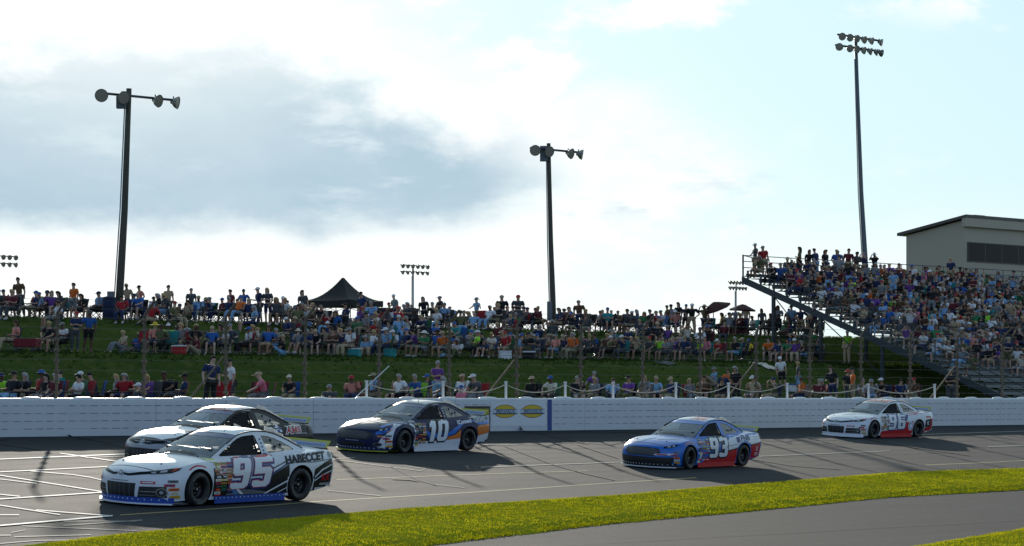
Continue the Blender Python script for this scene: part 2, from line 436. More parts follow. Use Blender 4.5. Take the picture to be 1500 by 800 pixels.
marks("pit_lane_lines", [
    (1.21, [(-40, 675), (0, 673.3), (192, 665.3)]), (1.05, [(-40, 694), (0, 692), (161, 684)]), (1.05, [(88, 664.5), (173, 676.8), (200, 681)]),
    (0.88, [(45, 690.7), (107, 696), (133, 700), (153, 705)]), (1.13, [(-30, 692), (0, 697), (149, 721)]), (.8, [(0, 702.5), (53, 709)]),
    (1.29, [(-30, 733.5), (0, 732), (149, 722)]), (1.05, [(-30, 723), (0, 725), (29, 728)]), (1.05, [(-20, 738), (0, 741), (88, 755)]),
    (1.05, [(53, 748), (160, 756.5)]), (0.96, [(-10, 755.2), (28, 755.2)]), (1.77, [(-40, 775), (0, 771), (165, 756.5)])], M_LINE, .012, .0004)
marks("worn_pit_lines", [
    (1.2, [(93, 764), (200, 764)]), (1.1, [(32, 771), (139, 775.5), (200, 778)]), (1.3, [(93, 770.5), (208, 762.5)]), (1.6, [(-10, 785), (16, 784.5)]),
    (1.3, [(21, 787), (133, 784)]), (1.2, [(0, 797), (53, 792.5), (150, 791)]), (1.0, [(16, 781), (37, 777)]), (1.0, [(125, 671), (200, 668)]),
    (1.0, [(483, 673), (520, 671)]), (.8, [(483, 673), (560, 683), (617, 690.5), (623, 687), (600, 684)]), (.9, [(480, 719), (557, 727)]), (.7, [(633, 710), (680, 715)]),
    (1.2, [(704.5, 685), (913, 677.3)]), (1.1, [(1113, 669), (1303, 661)]), (1.2, [(1447, 655), (1560, 651)]), (.9, [(708, 652), (760.5, 651.5)]), (.8, [(1180, 641.5), (1290, 639), (1500, 632)])], M_LINE2, .008, .0002)
marks("track_edge_line", [(1.2, [(176, 754.7), (400, 740), (463, 735), (700, 721), (900, 707.5), (1020, 700)]), (.9, [(493, 703), (700, 695), (860, 690)]), (1.0, [(1356, 681.5), (1430, 678.5), (1560, 672)])], M_YELLOW, .004, .0003)
marks("tyre_and_shadow_marks", [
    (.9, [(-20, 649), (0, 651), (30, 655), (62, 660)]), (.8, [(100, 639.5), (142, 645.5), (162, 650), (185, 657)]), (.7, [(-20, 648), (12, 644)]),
    (.9, [(736, 653), (767, 665), (809, 681), (855, 694), (900, 704)]), (.7, [(750, 629), (800, 637), (860, 651)]), (.9, [(845, 652), (905, 672)]),  # first and last streak here are fence-post shadows, painted as dark strips
    (.8, [(895, 634), (918, 633), (960, 636)]), (.7, [(1095, 672), (1160, 683), (1230, 688)]), (.6, [(570, 683), (610, 703), (640, 712)]), (.8, [(1250, 640), (1330, 655), (1420, 668)]),
    (1.2, [(575, 702.5), (600, 703.5), (612, 706)])], M_SKID_SHADE, .016, .0004)
# long straight repair seams in the asphalt
seams = []
for d, a, c in ((-3.4, 20, 130), (-7.2, 20, 130), (-11.5, 20, 120), (-27.8, 10, 90)):
    seams.append((d, a, c))
b = MB()
for d, a, c in seams:
    n = 60; vs = []
    for i in range(n + 1):
        s = a + (c - a) * i / n; o = .02 * math.sin(s * 1.3) + .015 * math.sin(s * 3.7)
        for q in (-.022, .022):
            p = W(s, d + o + q); p.z += .0025; vs.append(p)
    b.add(vs, [(2 * i, 2 * i + 1, 2 * i + 3, 2 * i + 2) for i in range(n)])
tag(b.build("asphalt_seams", M_SKID_SHADE), kind='structure')

# ------------------------------------------------------------------ the white retaining wall
def along(s, d, h): return W(s, d, h)
WALL_H = 1.055
wall = tag(empty("retaining_wall", W(70, .15, 0)), "long white painted track wall of five stacked courses below the grass bank", "wall")
def local(o, p): return p - o.location
groove = [.211 * k for k in (1, 2, 3, 4)]
prof = [(0.0, 0.0)]
for g in groove: prof += [(0.0, g - .005), (.007, g), (0.0, g + .005)]
for k in range(0, 9):
    a = math.pi * k / 8; prof.append((.07 - .07 * math.cos(a) if k < 4 else (.23 - .07 * math.cos(a) if k > 4 else .15), WALL_H - .07 + .07 * math.sin(a)))
prof += [(.30, 0.0)]
PAN = 5.9
for k in range(24):
    s0 = 12.3 + PAN * k; s1 = s0 + PAN - .012
    b = MB(); n = len(prof); dd = random.Random(k).uniform(-.004, .004)
    vs = [local(wall, along(s, d + dd, h)) for s in (s0, s1) for d, h in prof]
    b.add(vs, [(i, (i + 1) % n, n + (i + 1) % n, n + i) for i in range(n)] + [tuple(range(n)), tuple(range(2 * n - 1, n - 1, -1))])
    b.build("wall_panel", M_WALL, wall, sharp=40)
b = MB(); rr = random.Random(2)
for g in groove:
    s = 12.5
    while s < 150:
        L = rr.uniform(.18, .28)
        if rr.random() < (.96 if g > .4 else .8):
            hh = rr.uniform(.006, .010)
            vs = [local(wall, along(a, -.0035, g + q)) for a in (s, s + L) for q in (-hh, hh)]
            b.add(vs, [(0, 1, 3, 2)])
        s += .37
b.build("seam_slots", mat("wall_slot", (.15, .17, .20), rough=.8), wall)
M_CAP = mat("white_vinyl", (.78, .78, .76), rough=.38, trans=.12)
for k in range(52):
    s = 43.5 + 1.75 * (k - 12) + random.uniform(-.08, .08)
    b = MB(); L = .34 * random.uniform(.85, 1.2); H = .046 * random.uniform(.8, 1.15)
    def fn(i, j, L=L, H=H, s=s):
        a = i * math.pi * 2; e = j * math.pi / 2
        return local(wall, along(s + L * math.cos(a) * math.cos(e), .15 + .13 * math.sin(a) * math.cos(e), WALL_H - .012 + (H + .012) * math.sin(e) ** .8))
    b.grid(fn, 18, 5); b.build("wall_cap", M_CAP, wall, smooth=True)

def wall_shape(name, shape, s_c, h_c, m, parent, d):
    v, f = shape; b = MB()
    b.add([local(parent, along(s_c + x, d, h_c + y)) for x, y in v], f); return b.build(name, m, parent)
def rect(w, h): return [(-w / 2, -h / 2), (w / 2, -h / 2), (w / 2, h / 2), (-w / 2, h / 2)], [(0, 1, 2, 3)]
def ell(w, h, n=36): return [(w / 2 * math.cos(6.2832 * i / n), h / 2 * math.sin(6.2832 * i / n)) for i in range(n)], [tuple(range(n))]
sa, sb = s_of(719, 0), s_of(800, 0)
ban = tag(empty("wall_banner", W((sa + sb) / 2, -.01, .6)), "white wall banner with two yellow oval store logos beside the blue stripe", "banner")
wall_shape("banner_sheet", rect(sb - sa, .80), (sa + sb) / 2, .56, mat("banner_vinyl", (.66, .68, .70), rough=.4, vary=.05), ban, -.012)
M_LY = mat("logo_yellow", (.62, .43, .015), rough=.45); M_LK = mat("logo_black", (.02, .02, .02), rough=.45); M_LR = mat("logo_rim", (.22, .05, .02), rough=.45)
M_LB = mat("logo_band", (.50, .58, .66), rough=.45); M_LT = mat("logo_letter", (.10, .15, .24), rough=.45)
for xc in (739.5, 779.5):
    s = s_of(xc, 0); hc = .63
    lo_ = wall_shape("store_logo", ell(1.02, .43), s, hc, M_LR, ban, -.016)
    def sub(nm, sh, dy, m_, d_):
        o = wall_shape(nm, sh, s, hc + dy, m_, ban, d_); o.parent = lo_; return o
    sub("logo_oval", ell(.98, .39), 0, M_LY, -.019)
    sub("logo_band", rect(1.10, .165), -.01, M_LK, -.022)
    sub("logo_panel", rect(1.12, .115), .0, M_LB, -.025)
    sub("logo_lettering", text2d("MENARDS", .155, .006, .2, 1.22), 0, M_LT, -.028)
s = s_of(805, 0)
tag(wall_shape("wall_stripe", rect(.21, 1.0), 0, 0, mat("stripe_blue", (.012, .055, .24), rough=.5, vary=.1), (_e := empty("painted_stripe", W(s, -.005, .505))), -.004), None)
_o = [c for c in bpy.data.objects if c.parent == _e][0]
_o.data.transform(Matrix.Translation(W(s, 0, .505) - W(0, 0, 0)));  tag(_e, "upright dark blue stripe painted on the white wall right of the oval logos", "stripe")
sa, sb = s_of(680, 0), s_of(717.5, 0)
bn2 = tag(empty("wall_banner", W((sa + sb) / 2, -.01, .5)), "dark bordered yellow and white wall banner half hidden behind car number 10", "banner")
wall_shape("banner_frame", rect(sb - sa, .80), (sa + sb) / 2, .40, mat("banner_brown", (.045, .03, .025), rough=.5), bn2, -.012)
wall_shape("banner_sheet", rect(sb - sa - .10, .68), (sa + sb) / 2, .38, mat("banner_yellow", (.30, .28, .05), rough=.5, vary=.2), bn2, -.016)
wall_shape("banner_panel", rect(sb - sa - .10, .18), (sa + sb) / 2, .42, M_LB, bn2, -.020)

# ------------------------------------------------------------------ catch fence and rope fence behind the wall
fen = tag(empty("catch_fence", W(70, 1.2)), "tall rusty steel catch fence with bent post tops and thin cables above the white wall", "fence")
post_s = [84.77 - 3.05 * k for k in range(-10, 16)]
for k, s in enumerate(post_s):
    b = MB(); r_ = random.Random(k); e = r_.uniform(-.02, .02)
    pts = [local(fen, along(s, 1.2, .2)), local(fen, along(s + e, 1.2, 2.0)), local(fen, along(s + 2 * e, 1.18, 3.45)), local(fen, along(s + 2 * e, .72, 3.85))]
    b.tube(pts, .042, 8); 
    for j in range(9): b.tube([local(fen, along(s + e, 1.12, .9 + .3 * j)), local(fen, along(s + e, 1.28, .9 + .3 * j))], .055, 8)
    b.build("fence_post", M_RUST, fen, sharp=50)
    if k % 4 == 1:
        b = MB(); b.tube([local(fen, along(s, 1.3, 2.3)), local(fen, along(s - 1.1, 2.2, .5))], .035, 6); b.build("fence_brace", M_RUST, fen)
for j, (h, d) in enumerate([(1.25 + .30 * i, 1.13) for i in range(8)] + [(3.6, .98), (3.83, .72)]):
    b = MB(); pts = []
    for a, c in zip(post_s[::-1], post_s[::-1][1:]):
        pts += [local(fen, along(a, d, h)), local(fen, along((a + c) / 2, d, h - .02))]
    b.tube(pts, .0045, 5); b.build("fence_cable", M_FRAME, fen)
rop = tag(empty("rope_fence", W(70, .55)), "low rope fence of short white posts with sagging white rope on the wall top", "fence")
rx = [537, 649, 741, 828, 898, 990, 1067, 1153, 1272, 1369]; rp = [s_of(x, .5) for x in rx]
for s in rp:
    b = MB(); b.tube([local(rop, along(s, .5, .45)), local(rop, along(s, .5, 1.56))], .042, 8); b.tube([local(rop, along(s, .5, 1.56)), local(rop, along(s, .5, 1.60))], .06, 8)
    b.build("rope_post", M_WHITE, rop, sharp=50)
for k, (a, c) in enumerate(zip(rp, rp[1:])):
    b = MB(); sag = .26; end = 1.50
    b.tube([local(rop, along(a + (c - a) * t, .5, end - sag * 4 * t * (1 - t) + (.10 * t if k % 3 == 0 else 0) - (.10 if k % 3 == 0 and t == 1 else 0))) for t in [i / 14 for i in range(15)]], .016, 6)
    b.build("rope", M_ROPE, rop, smooth=True)
b = MB(); b.tube([local(rop, along(s_of(522, .5), .5, 1.10)), local(rop, along(s_of(573, .5), .6, 2.05))], .016, 6); b.build("rope_brace", M_WHITE, rop)

# ------------------------------------------------------------------ light poles
def bowl(parent, loc, aim, dia=.58, name="lamp"):
    """a sports lamp: a spun bowl with a lens, aimed along aim"""
    aim = Vector(aim).normalized(); mt = Matrix.Translation(loc) @ aim.to_track_quat('Z', 'Y').to_matrix().to_4x4(); r = dia / 2
    b = MB(); b.lathe([(.0, -.75 * r), (.30 * r, -.74 * r), (.36 * r, -.45 * r), (.62 * r, -.25 * r), (.85 * r, .05 * r), (r, .42 * r), (1.03 * r, .45 * r), (.98 * r, .46 * r), (.82 * r, .1 * r), (.5 * r, -.15 * r), (0, -.2 * r)], mt, 20)
    o = b.build(name, M_LAMPBODY, parent, sharp=50)
    b = MB(); b.lathe([(0, .40 * r), (.5 * r, .39 * r), (.97 * r, .36 * r)], mt, 20); b.build("lens", M_LAMPGLASS, o, smooth=True)
    b = MB(); b.tube([Vector(loc) - aim * r * .3 + Vector((0, 0, .02)), Vector(loc) - aim * r * .3 + Vector((0, 0, r * .9))], .03, 6); b.build("bracket", M_FRAME, o)
    return o
def light_pole(x, d, htop, lean, arms, aims, label, r0, r1, m, name="light_pole", dia=.58, boxes=(), group=None):
    s = s_of(x, d); base = W(s, d); base.z -= .5
    e = tag(empty(name, base), label, "light pole", group)
    top = Vector((lean, 0, htop - base.z))
    mid = top * .5 + Vector((lean * .12, 0, 0))
    b = MB(); b.tube([(0, 0, 0), mid * .5, mid, mid * .5 + top * .5, top], [r0, r0 * .93 + r1 * .07, (r0 + r1) / 2, r1 * 1.1, r1], 12); b.build("pole", m, e, smooth=True)
    for dz, offs in arms:
        b = MB(); o0, o1 = min(offs) - .15, max(offs) + .2; c = top + Vector((0, 0, dz))
        b.box(c + TV * ((o0 + o1) / 2) - NV * (r1 + .05), (o1 - o0, .10, .10), Matrix.Rotation(R(45), 4, 'Z')); b.build("crossarm", M_FRAME, e)
        for o, am in zip(offs, aims[dz]):
            p = c + TV * o - NV * (r1 + .22) + Vector((0, 0, -.12))
            a = -NV * 1.0 + TV * am[0] + Vector((0, 0, am[1])); bowl(e, p, a, dia)
    for dx, fr, w, h, mm in boxes:
        b = MB(); b.box(top * fr + Vector((dx, -r0 - .1, 0)), (w, .3, h), bev=.02); b.build("junction_box", mm, e)
    b = MB(); b.tube([top * .05 + Vector((-r0 - .05, -.06, 0)), mid + Vector((-r0 - .02, -.06, 0)), top * .93 + Vector((-r1 - .03, -.06, 0))], .03, 6); b.build("conduit", M_STEEL, e)
    return e
M_BOX = mat("junction_box_grey", (.12, .13, .14), rough=.5, vary=.1)
DOWN = -.22
light_pole(172, 37.2, 14.95, .52, [(-.35, [-1.77, -.60, 1.30, 2.35])], {-.35: [(-.75, DOWN), (-.2, DOWN), (.25, DOWN), (.7, DOWN)]},
           "leaning brown wooden light pole with four lamps, nearest and tallest on the left", .175, .12, M_WOOD, boxes=[(-.33, .145, .30, .42, M_BOX), (-.28, .94, .42, .55, M_POLE)])
light_pole(812, 37.2, 14.35, -.30, [(-.35, [-1.35, -.35, 1.25, 2.05])], {-.35: [(-.75, DOWN), (-.2, DOWN), (.25, DOWN), (.8, DOWN)]},
           "dark wooden light pole with four lamps rising from the middle of the hill crest", .155, .105, M_WOOD, dia=.56, boxes=[(-.20, .15, .28, 1.0, M_BOX), (-.26, .945, .42, .8, M_POLE)])
up_ = [-1.70, -1.0, -.35, .35, 1.05, 1.95]; dn_ = [-1.9, -1.0, -.35, .30, .95, 1.55, 1.95]
light_pole(1275, 35.5, 22.0, -.86, [(0, up_), (-.62, dn_)], {0: [(-.6 + .22 * k, DOWN) for k in range(6)], -.62: [(-1.6, -.2)] + [(-.4 + .3 * k, DOWN) for k in range(5)] + [(2.2, -.4)]},
           "very tall grey steel light mast with two rows of lamps behind the grandstand", .16, .095, M_POLE, dia=.44)
for x, ytop, off, lab in ((605, 389, 1.25, "small far off light mast with two rows of lamps right of the black canopy"), (1078, 413, 1.0, "small far off light mast with two rows of lamps above the maroon umbrellas"), (-3, 375, 1.2, "far off light mast with two lamp rows cut by the left picture edge")):
    d = 160; z = (WALL_D + d) / (A45 * (1 - (x - 750) / F)); ht = CAM_H + (583 - ytop) * z / F
    offs = [-off * 1.5 + off * .6 * k for k in range(6)]
    light_pole(x, d, ht, 0, [(0, offs), (-.7, offs)], {0: [(0, DOWN)] * 6, -.7: [(.4, DOWN)] * 6}, lab, .16, .10, M_STEEL, dia=.5)

# ------------------------------------------------------------------ canopy, umbrellas, cloth table
M_TENT = mat("black_canopy_fabric", (.018, .018, .019), rough=.8, trans=.18, vary=.1)
def canopy():
    x, d = 502.5, 41.5; s = s_of(x, d); g = W(s, d); z = g.y; e = tag(empty("canopy_tent", g, (0, 0, R(-31))), "black pop up canopy tent with peaked top on the hill crest", "canopy tent")
    eave = CAM_H + (583 - 440.5) * z / F - g.z; apex = CAM_H + (583 - 407) * z / F - g.z; hw = 1.46
    def roof(q):
        def fn(i, j):
            t = i; w = hw * (1 - t) + .04 * t; a = -w + 2 * w * j
            h = eave + (apex - eave) * (t ** 2.0) - .05 * math.sin(math.pi * j) * (1 - t)
            p = Vector((a, -w, h)); return Matrix.Rotation(math.pi / 2 * q, 4, 'Z') @ p
        return fn
    b = MB()
    for q in range(4):
        b.grid(roof(q), 8, 8)
        b.grid(lambda i, j, q=q: Matrix.Rotation(math.pi / 2 * q, 4, 'Z') @ Vector((-hw + 2 * hw * j, -hw - .004, eave - .05 * math.sin(math.pi * j) - .30 * i)), 1, 8)
    b.build("canopy_top", M_TENT, e, sharp=35)
    for sx in (-1, 1):
        for sy in (-1, 1):
            b = MB(); b.tube([(sx * (hw - .05), sy * (hw - .05), 0), (sx * (hw - .05), sy * (hw - .05), eave)], .025, 6); b.build("leg", M_FRAME, e)
    b = MB()
    for q in range(4):
        m4 = Matrix.Rotation(math.pi / 2 * q, 4, 'Z')
        for a, c in (((-hw, eave - .5), (0, eave - .05)), ((0, eave - .5), (hw, eave - .05)), ((-hw, eave - .05), (0, eave - .5)), ((0, eave - .05), (hw, eave - .5))):
            b.tube([m4 @ Vector((a[0], -hw + .05, a[1])), m4 @ Vector((c[0], -hw + .05, c[1]))], .015, 5)
    b.build("truss", M_FRAME, e)
canopy()
M_UMB = mat("maroon_umbrella", (.075, .018, .018), rough=.8, trans=.3, vary=.1)
for x, d, yt, rad, tilt, lab in ((1045, 38.0, 442.5, .86, (10, -20), "maroon patio umbrella tilted left above the crest crowd, left one"), (1088, 38.6, 445.5, .74, (2, 3), "flatter maroon patio umbrella right of the tilted one on the crest")):
    s = s_of(x, d); g = W(s, d); e = tag(empty("patio_umbrella", g), lab, "umbrella", "maroon umbrellas on the crest")
    ht = CAM_H + (583 - yt) * g.y / F - g.z
    b = MB(); b.tube([(0, 0, 0), (0, 0, ht)], .025, 8); b.build("pole", M_STEEL, e)
    rot = Matrix.Translation((0, 0, ht)) @ Matrix.Rotation(R(tilt[0]), 4, 'X') @ Matrix.Rotation(R(tilt[1]), 4, 'Y')
    b = MB()
    def fn(i, j):
        a = 2 * math.pi * i; k = math.cos(math.pi / 8) / math.cos((a % (math.pi / 4)) - math.pi / 8); r = rad * j * k
        return rot @ Vector((r * math.cos(a), r * math.sin(a), -.42 * (j ** 1.25) * rad))
    b.grid(fn, 32, 6)
    b.grid(lambda i, j: rot @ (lambda a: Vector((rad * math.cos(math.pi / 8) / math.cos((a % (math.pi / 4)) - math.pi / 8) * math.cos(a), rad * math.cos(math.pi / 8) / math.cos((a % (math.pi / 4)) - math.pi / 8) * math.sin(a), -.42 * rad - .09 * j)))(2 * math.pi * i), 32, 1)
    b.build("umbrella_shade", M_UMB, e, sharp=25)
    b = MB()
    for q in range(8):
        a = q * math.pi / 4; b.tube([rot @ Vector((0, 0, -.02)), rot @ Vector((rad * math.cos(a), rad * math.sin(a), -.42 * rad))], .01, 5)
    b.build("ribs", M_FRAME, e)
s = s_of(1078, 37.3); g = W(s, 37.3); e = tag(empty("cloth_table", g, (0, 0, R(45))), "folding table under a dark red cloth below the maroon umbrellas", "table")
b = MB(); b.box((0, 0, .74), (1.75, .75, .03)); b.build("tabletop", M_WHITE, e)
b = MB(); b.grid(lambda i, j: Vector((.90 * math.cos(6.2832 * i) * (1 if True else 0) * (1.0 + .02 * math.sin(40 * i)), .40 * math.sin(6.2832 * i) * (1 + .03 * math.sin(40 * i)), .76 - .70 * j)), 60, 5); b.add([(.9 * math.cos(6.2832 * i / 60), .40 * math.sin(6.2832 * i / 60), .765) for i in range(60)], [tuple(range(60))])
b.build("tablecloth", mat("dark_red_cloth", (.12, .010, .014), rough=.85, vary=.15, trans=.1), e, sharp=40)

# ------------------------------------------------------------------ grandstand
ST_S = 112.4; ST_N = 20; ST_L = 52.0
def row(i): return 14.8 + .90 * i, .75 + (7.45 - .75) * i / (ST_N - 1)
gs = tag(empty("grandstand", W(ST_S, 24)), "large open steel grandstand with rows of metal benches full of spectators", "grandstand")
def G(s, d, h): return local(gs, W(ST_S + s, d, h))
def plank(b, s0, s1, d0, d1, h0, h1):
    vs = [G(s, d, h) for s in (s0, s1) for d, h in ((d0, h0), (d1, h0), (d1, h1), (d0, h1))]
    b.add(vs, [(0, 1, 2, 3), (7, 6, 5, 4), (0, 4, 5, 1), (1, 5, 6, 2), (2, 6, 7, 3), (3, 7, 4, 0)])
for i in range(ST_N):
    d, h = row(i)
    b = MB(); plank(b, .05, ST_L, d + .48, d + .76, h + .40, h + .44); b.build("bench", M_ALU, gs)
    b = MB(); plank(b, .05, ST_L, d - .06, d + .44, h - .04, h); plank(b, .05, ST_L, d + .77, d + .80, h + .12, h + .28); b.build("footboard", M_ALU, gs)
d0, h0 = row(0); d1, h1 = row(ST_N - 1)
def beam(b, s, da, ha, db, hb, w, t):
    vs = [G(q, d, h + o) for q in (s, s + w) for d, h in ((da, ha), (db, hb)) for o in (-t, 0)]
    b.add(vs, [(0, 2, 3, 1), (4, 5, 7, 6), (0, 1, 5, 4), (2, 6, 7, 3), (1, 3, 7, 5), (0, 4, 6, 2)])
for s in (0, 8, 16, 24, 32, 40, 51.8):
    b = MB(); beam(b, s - (.1 if s else .13), d0 - .3, h0 - .12, d1 + .95, h1 + .12, .12, .34)
    for i in range(ST_N):
        d, h = row(i); plank(b, s - .06, s - .0, d + .55, d + .65, h - .30, h + .398)
    b.build("stringer", M_STAND, gs)
    for d in (19, 23.5, 27.5, 30.7):
        h = h0 + (d - d0) / (d1 - d0) * (h1 - h0) - .35
        b = MB(); g0 = gh(d) - .3
        b.box(G(s - .06, d, (g0 + h) / 2), (.16, .16, h - g0), Matrix.Rotation(R(45), 4, 'Z')); b.build("support_post", M_STAND, gs)
    if s < 40:
        b = MB()
        for (da, db) in ((23.5, 27.5), (27.5, 30.7)):
            ha = h0 + (db - d0) / (d1 - d0) * (h1 - h0) - .5
            b.tube([G(s - .06, da, gh(da) + .3), G(s - .06, db, ha)], .03, 5)
        b.build("cross_brace", M_STAND, gs)
b = MB(); plank(b, 0, ST_L, d1 + .45, d1 + .98, h1 + .12, h1 + .16); b.build("top_walkway", M_STAND, gs)
for nm, ss_, dd in (("top_railing", None, d1 + .93),):
    b = MB()
    for hh in (.45, .78, 1.10): b.tube([G(0, dd, h1 + .16 + hh), G(ST_L, dd, h1 + .16 + hh)], .022, 6)
    for k in range(27): b.tube([G(2 * k, dd, h1 + .16), G(2 * k, dd, h1 + 1.26)], .022, 6)
    b.build(nm, M_STAND, gs)
b = MB(); q = h1 + .12 + 1.1
for off in (1.1, .75, .4): b.tube([G(-.06, d0 - .2, h0 + off), G(-.06, d1 + .2, h1 + off + .0)], .025, 6)
b.tube([G(-.06, d1 + .2, h1 + 1.1), G(-.06, d1 + .93, h1 + 1.26)], .025, 6)
for i in range(0, ST_N, 3):
    d, h = row(i); b.tube([G(-.06, d, h - .3), G(-.06, d, h + 1.1)], .03, 6)
b.tube([G(-.06, d1 + .93, h1 - .2), G(-.06, d1 + .93, h1 + 1.3)], .035, 6)
b.build("end_railing", M_STAND, gs)
for s in (9.5, 22, 34):
    b = MB()
    for i in range(1, ST_N - 2, 4):
        (da, ha), (db, hb) = row(i), row(i + 2)
        b.tube([G(s, da, ha), G(s, da, ha + .95), G(s, db, hb + .95), G(s, db, hb)], .022, 6)
    b.build("aisle_handrail", M_STAND, gs)
b = MB()
for i in range(ST_N):
    d, h = row(i)
    for s in (9.5, 22, 34): plank(b, s - .55, s + .55, d + .44, d + .83, h - .02, h + .17)
b.build("aisle_steps", M_ALU, gs)
b = MB()                                   # steps down the stand's open end, under the stringer
for k in range(9):
    plank(b, -.02, 1.6, 30.2 - .55 * k, 30.6 - .55 * k, 5.0 - .42 * k, 5.06 - .42 * k)
b.build("end_stair", M_STAND, gs)

# ------------------------------------------------------------------ press box behind the stand
def press_box():
    d0, d1 = 36.2, 40.6
    sA = s_of(1413, d0); e = tag(empty("press_box", W(sA, d0)), "beige press box with sloping dark roof and a long tinted window behind the grandstand", "building")
    L = 30.0; z = W(sA, d0).y; hf = CAM_H + (583 - 322) * z / F; hb = hf - .78
    P = lambda s, d, h: local(e, W(sA + s, d, h))
    b = MB()
    prof = [(d0, 4), (d1, 4), (d1, hb), (d0, hf)]
    vs = [P(s, d, h) for s in (0, L) for d, h in prof]
    b.add(vs, [(0, 1, 2, 3), (7, 6, 5, 4), (0, 4, 5, 1), (1, 5, 6, 2), (2, 6, 7, 3), (3, 7, 4, 0)]); b.build("wall", M_CLAD, e)
    b = MB(); o = .45
    vs = [P(s, d, h) for s in (-.35, L + .3) for d, h in ((d0 - .35, hf + .13), (d1 + o, hb - .02), (d1 + o, hb + .16), (d0 - .35, hf + .30))]
    b.add(vs, [(0, 1, 2, 3), (7, 6, 5, 4), (0, 4, 5, 1), (1, 5, 6, 2), (2, 6, 7, 3), (3, 7, 4, 0)]); rf = b.build("roof", M_ROOF, e)
    b = MB()
    vs = [P(s, d, h) for s in (-.30, L + .25) for d, h in ((d0 - .30, hf - .42), (d0 - .002, hf - .42), (d0 - .002, hf + .128), (d0 - .30, hf + .128))]
    b.add(vs, [(0, 1, 2, 3), (7, 6, 5, 4), (0, 4, 5, 1), (1, 5, 6, 2), (2, 6, 7, 3), (3, 7, 4, 0)]); b.build("fascia", M_CLAD, e)
    b = MB(); b.box(P(3.3, d0 + 1.6, hf + .25), (1.1, .8, .5), Matrix.Rotation(R(45), 4, 'Z'), bev=.03); b.build("roof_vent", M_ROOF, rf); 
    wt, wb = CAM_H + (583 - 354) * z / F, CAM_H + (583 - 383) * z / F
    b = MB()
    vs = [P(s, d, h) for s in (.28, L - 1) for d, h in ((d0 - .06, wb), (d0 - .003, wb), (d0 - .003, wt), (d0 - .06, wt))]
    b.add(vs, [(0, 1, 2, 3), (7, 6, 5, 4), (0, 4, 5, 1), (1, 5, 6, 2), (2, 6, 7, 3), (3, 7, 4, 0)]); fr = b.build("window", M_FRAME, e)
    for k in range(16):
        a = .34 + 1.78 * k
        b = MB(); b.add([P(a, d0 - .064, wb + .05), P(a + 1.70, d0 - .064, wb + .05), P(a + 1.70, d0 - .064, wt - .05), P(a, d0 - .064, wt - .05)], [(0, 1, 2, 3)]); b.build("pane", M_DGLASS, fr)
press_box()
# ------------------------------------------------------------------ stock cars
# car frame: x forward, y to the driver's (left) side, z up, origin on the ground midway between the axles
AX, TYRE = 1.40, .317
def smooth_table(tb, x):
    """smooth interpolation of rows (x, a, b, ...) sorted by falling x"""
    for k in range(len(tb) - 1):
        if tb[k][0] >= x >= tb[k + 1][0]: break
    p1, p2 = tb[k], tb[k + 1]; p0 = tb[max(k - 1, 0)]; p3 = tb[min(k + 2, len(tb) - 1)]
    h = p1[0] - p2[0]; t = (p1[0] - x) / h; out = []
    for q in range(1, len(p1)):
        m1 = (p2[q] - p0[q]) / max(p0[0] - p2[0], 1e-6) * h if p0 is not p1 else (p2[q] - p1[q])
        m2 = (p3[q] - p1[q]) / max(p1[0] - p3[0], 1e-6) * h if p3 is not p2 else (p2[q] - p1[q])
        t2, t3 = t * t, t * t * t
        out.append((2 * t3 - 3 * t2 + 1) * p1[q] + (t3 - 2 * t2 + t) * m1 + (-2 * t3 + 3 * t2) * p2[q] + (t3 - t2) * m2)
    return out
#            X     zb    zs    zt    wl    wm    ws    bend
STATIONS = [(2.46, .105, .575, .635, .86, .900, .80, .46), (2.40, .10, .615, .672, .86, .915, .80, .46), (2.26, .10, .665, .722, .87, .935, .82, .44), (1.95, .11, .735, .790, .89, .965, .86, .24),
            (1.40, .12, .800, .850, .91, .985, .88, .0), (.90, .10, .825, .905, .91, .960, .865, 0), (.30, .10, .840, .93, .91, .950, .86, 0), (-.50, .10, .860, .945, .91, .950, .86, 0),
            (-1.00, .11, .885, .955, .91, .965, .87, 0), (-1.40, .12, .910, .970, .91, .985, .89, 0), (-1.90, .18, .945, .990, .89, .970, .87, -.02), (-2.25, .23, .955, .995, .87, .945, .85, -.08), (-2.46, .27, .93, .97, .85, .915, .83, -.12)]
NB, NS, NTP = 7, 12, 13
def section(x, flat=None):
    zb, zs, zt, wl, wm, ws, bend = smooth_table(STATIONS, x)
    zm = zb + (zs - zb) * .55
    pts = []
    for k in range(NB): pts.append((wl * k / NB, zb))
    for k in range(NS):
        t = k / NS; z = zb + (zs - zb) * t
        if z < zm: q = (z - zb) / (zm - zb); y = wl + (wm - wl) * math.sin(q * math.pi / 2)
        else: q = (z - zm) / (zs - zm); y = wm - (wm - ws) * (q ** 2.8)
        pts.append((y, z))
    for k in range(NTP):
        t = k / (NTP - 1); y = ws * (1 - t); z = zs + (zt - zs) * (1 - (1 - t) ** 2.3); pts.append((y, z))
    if flat is not None:
        mid, amt = flat; pts = [(y, mid + (z - mid) * amt) for y, z in pts]
    return pts, bend
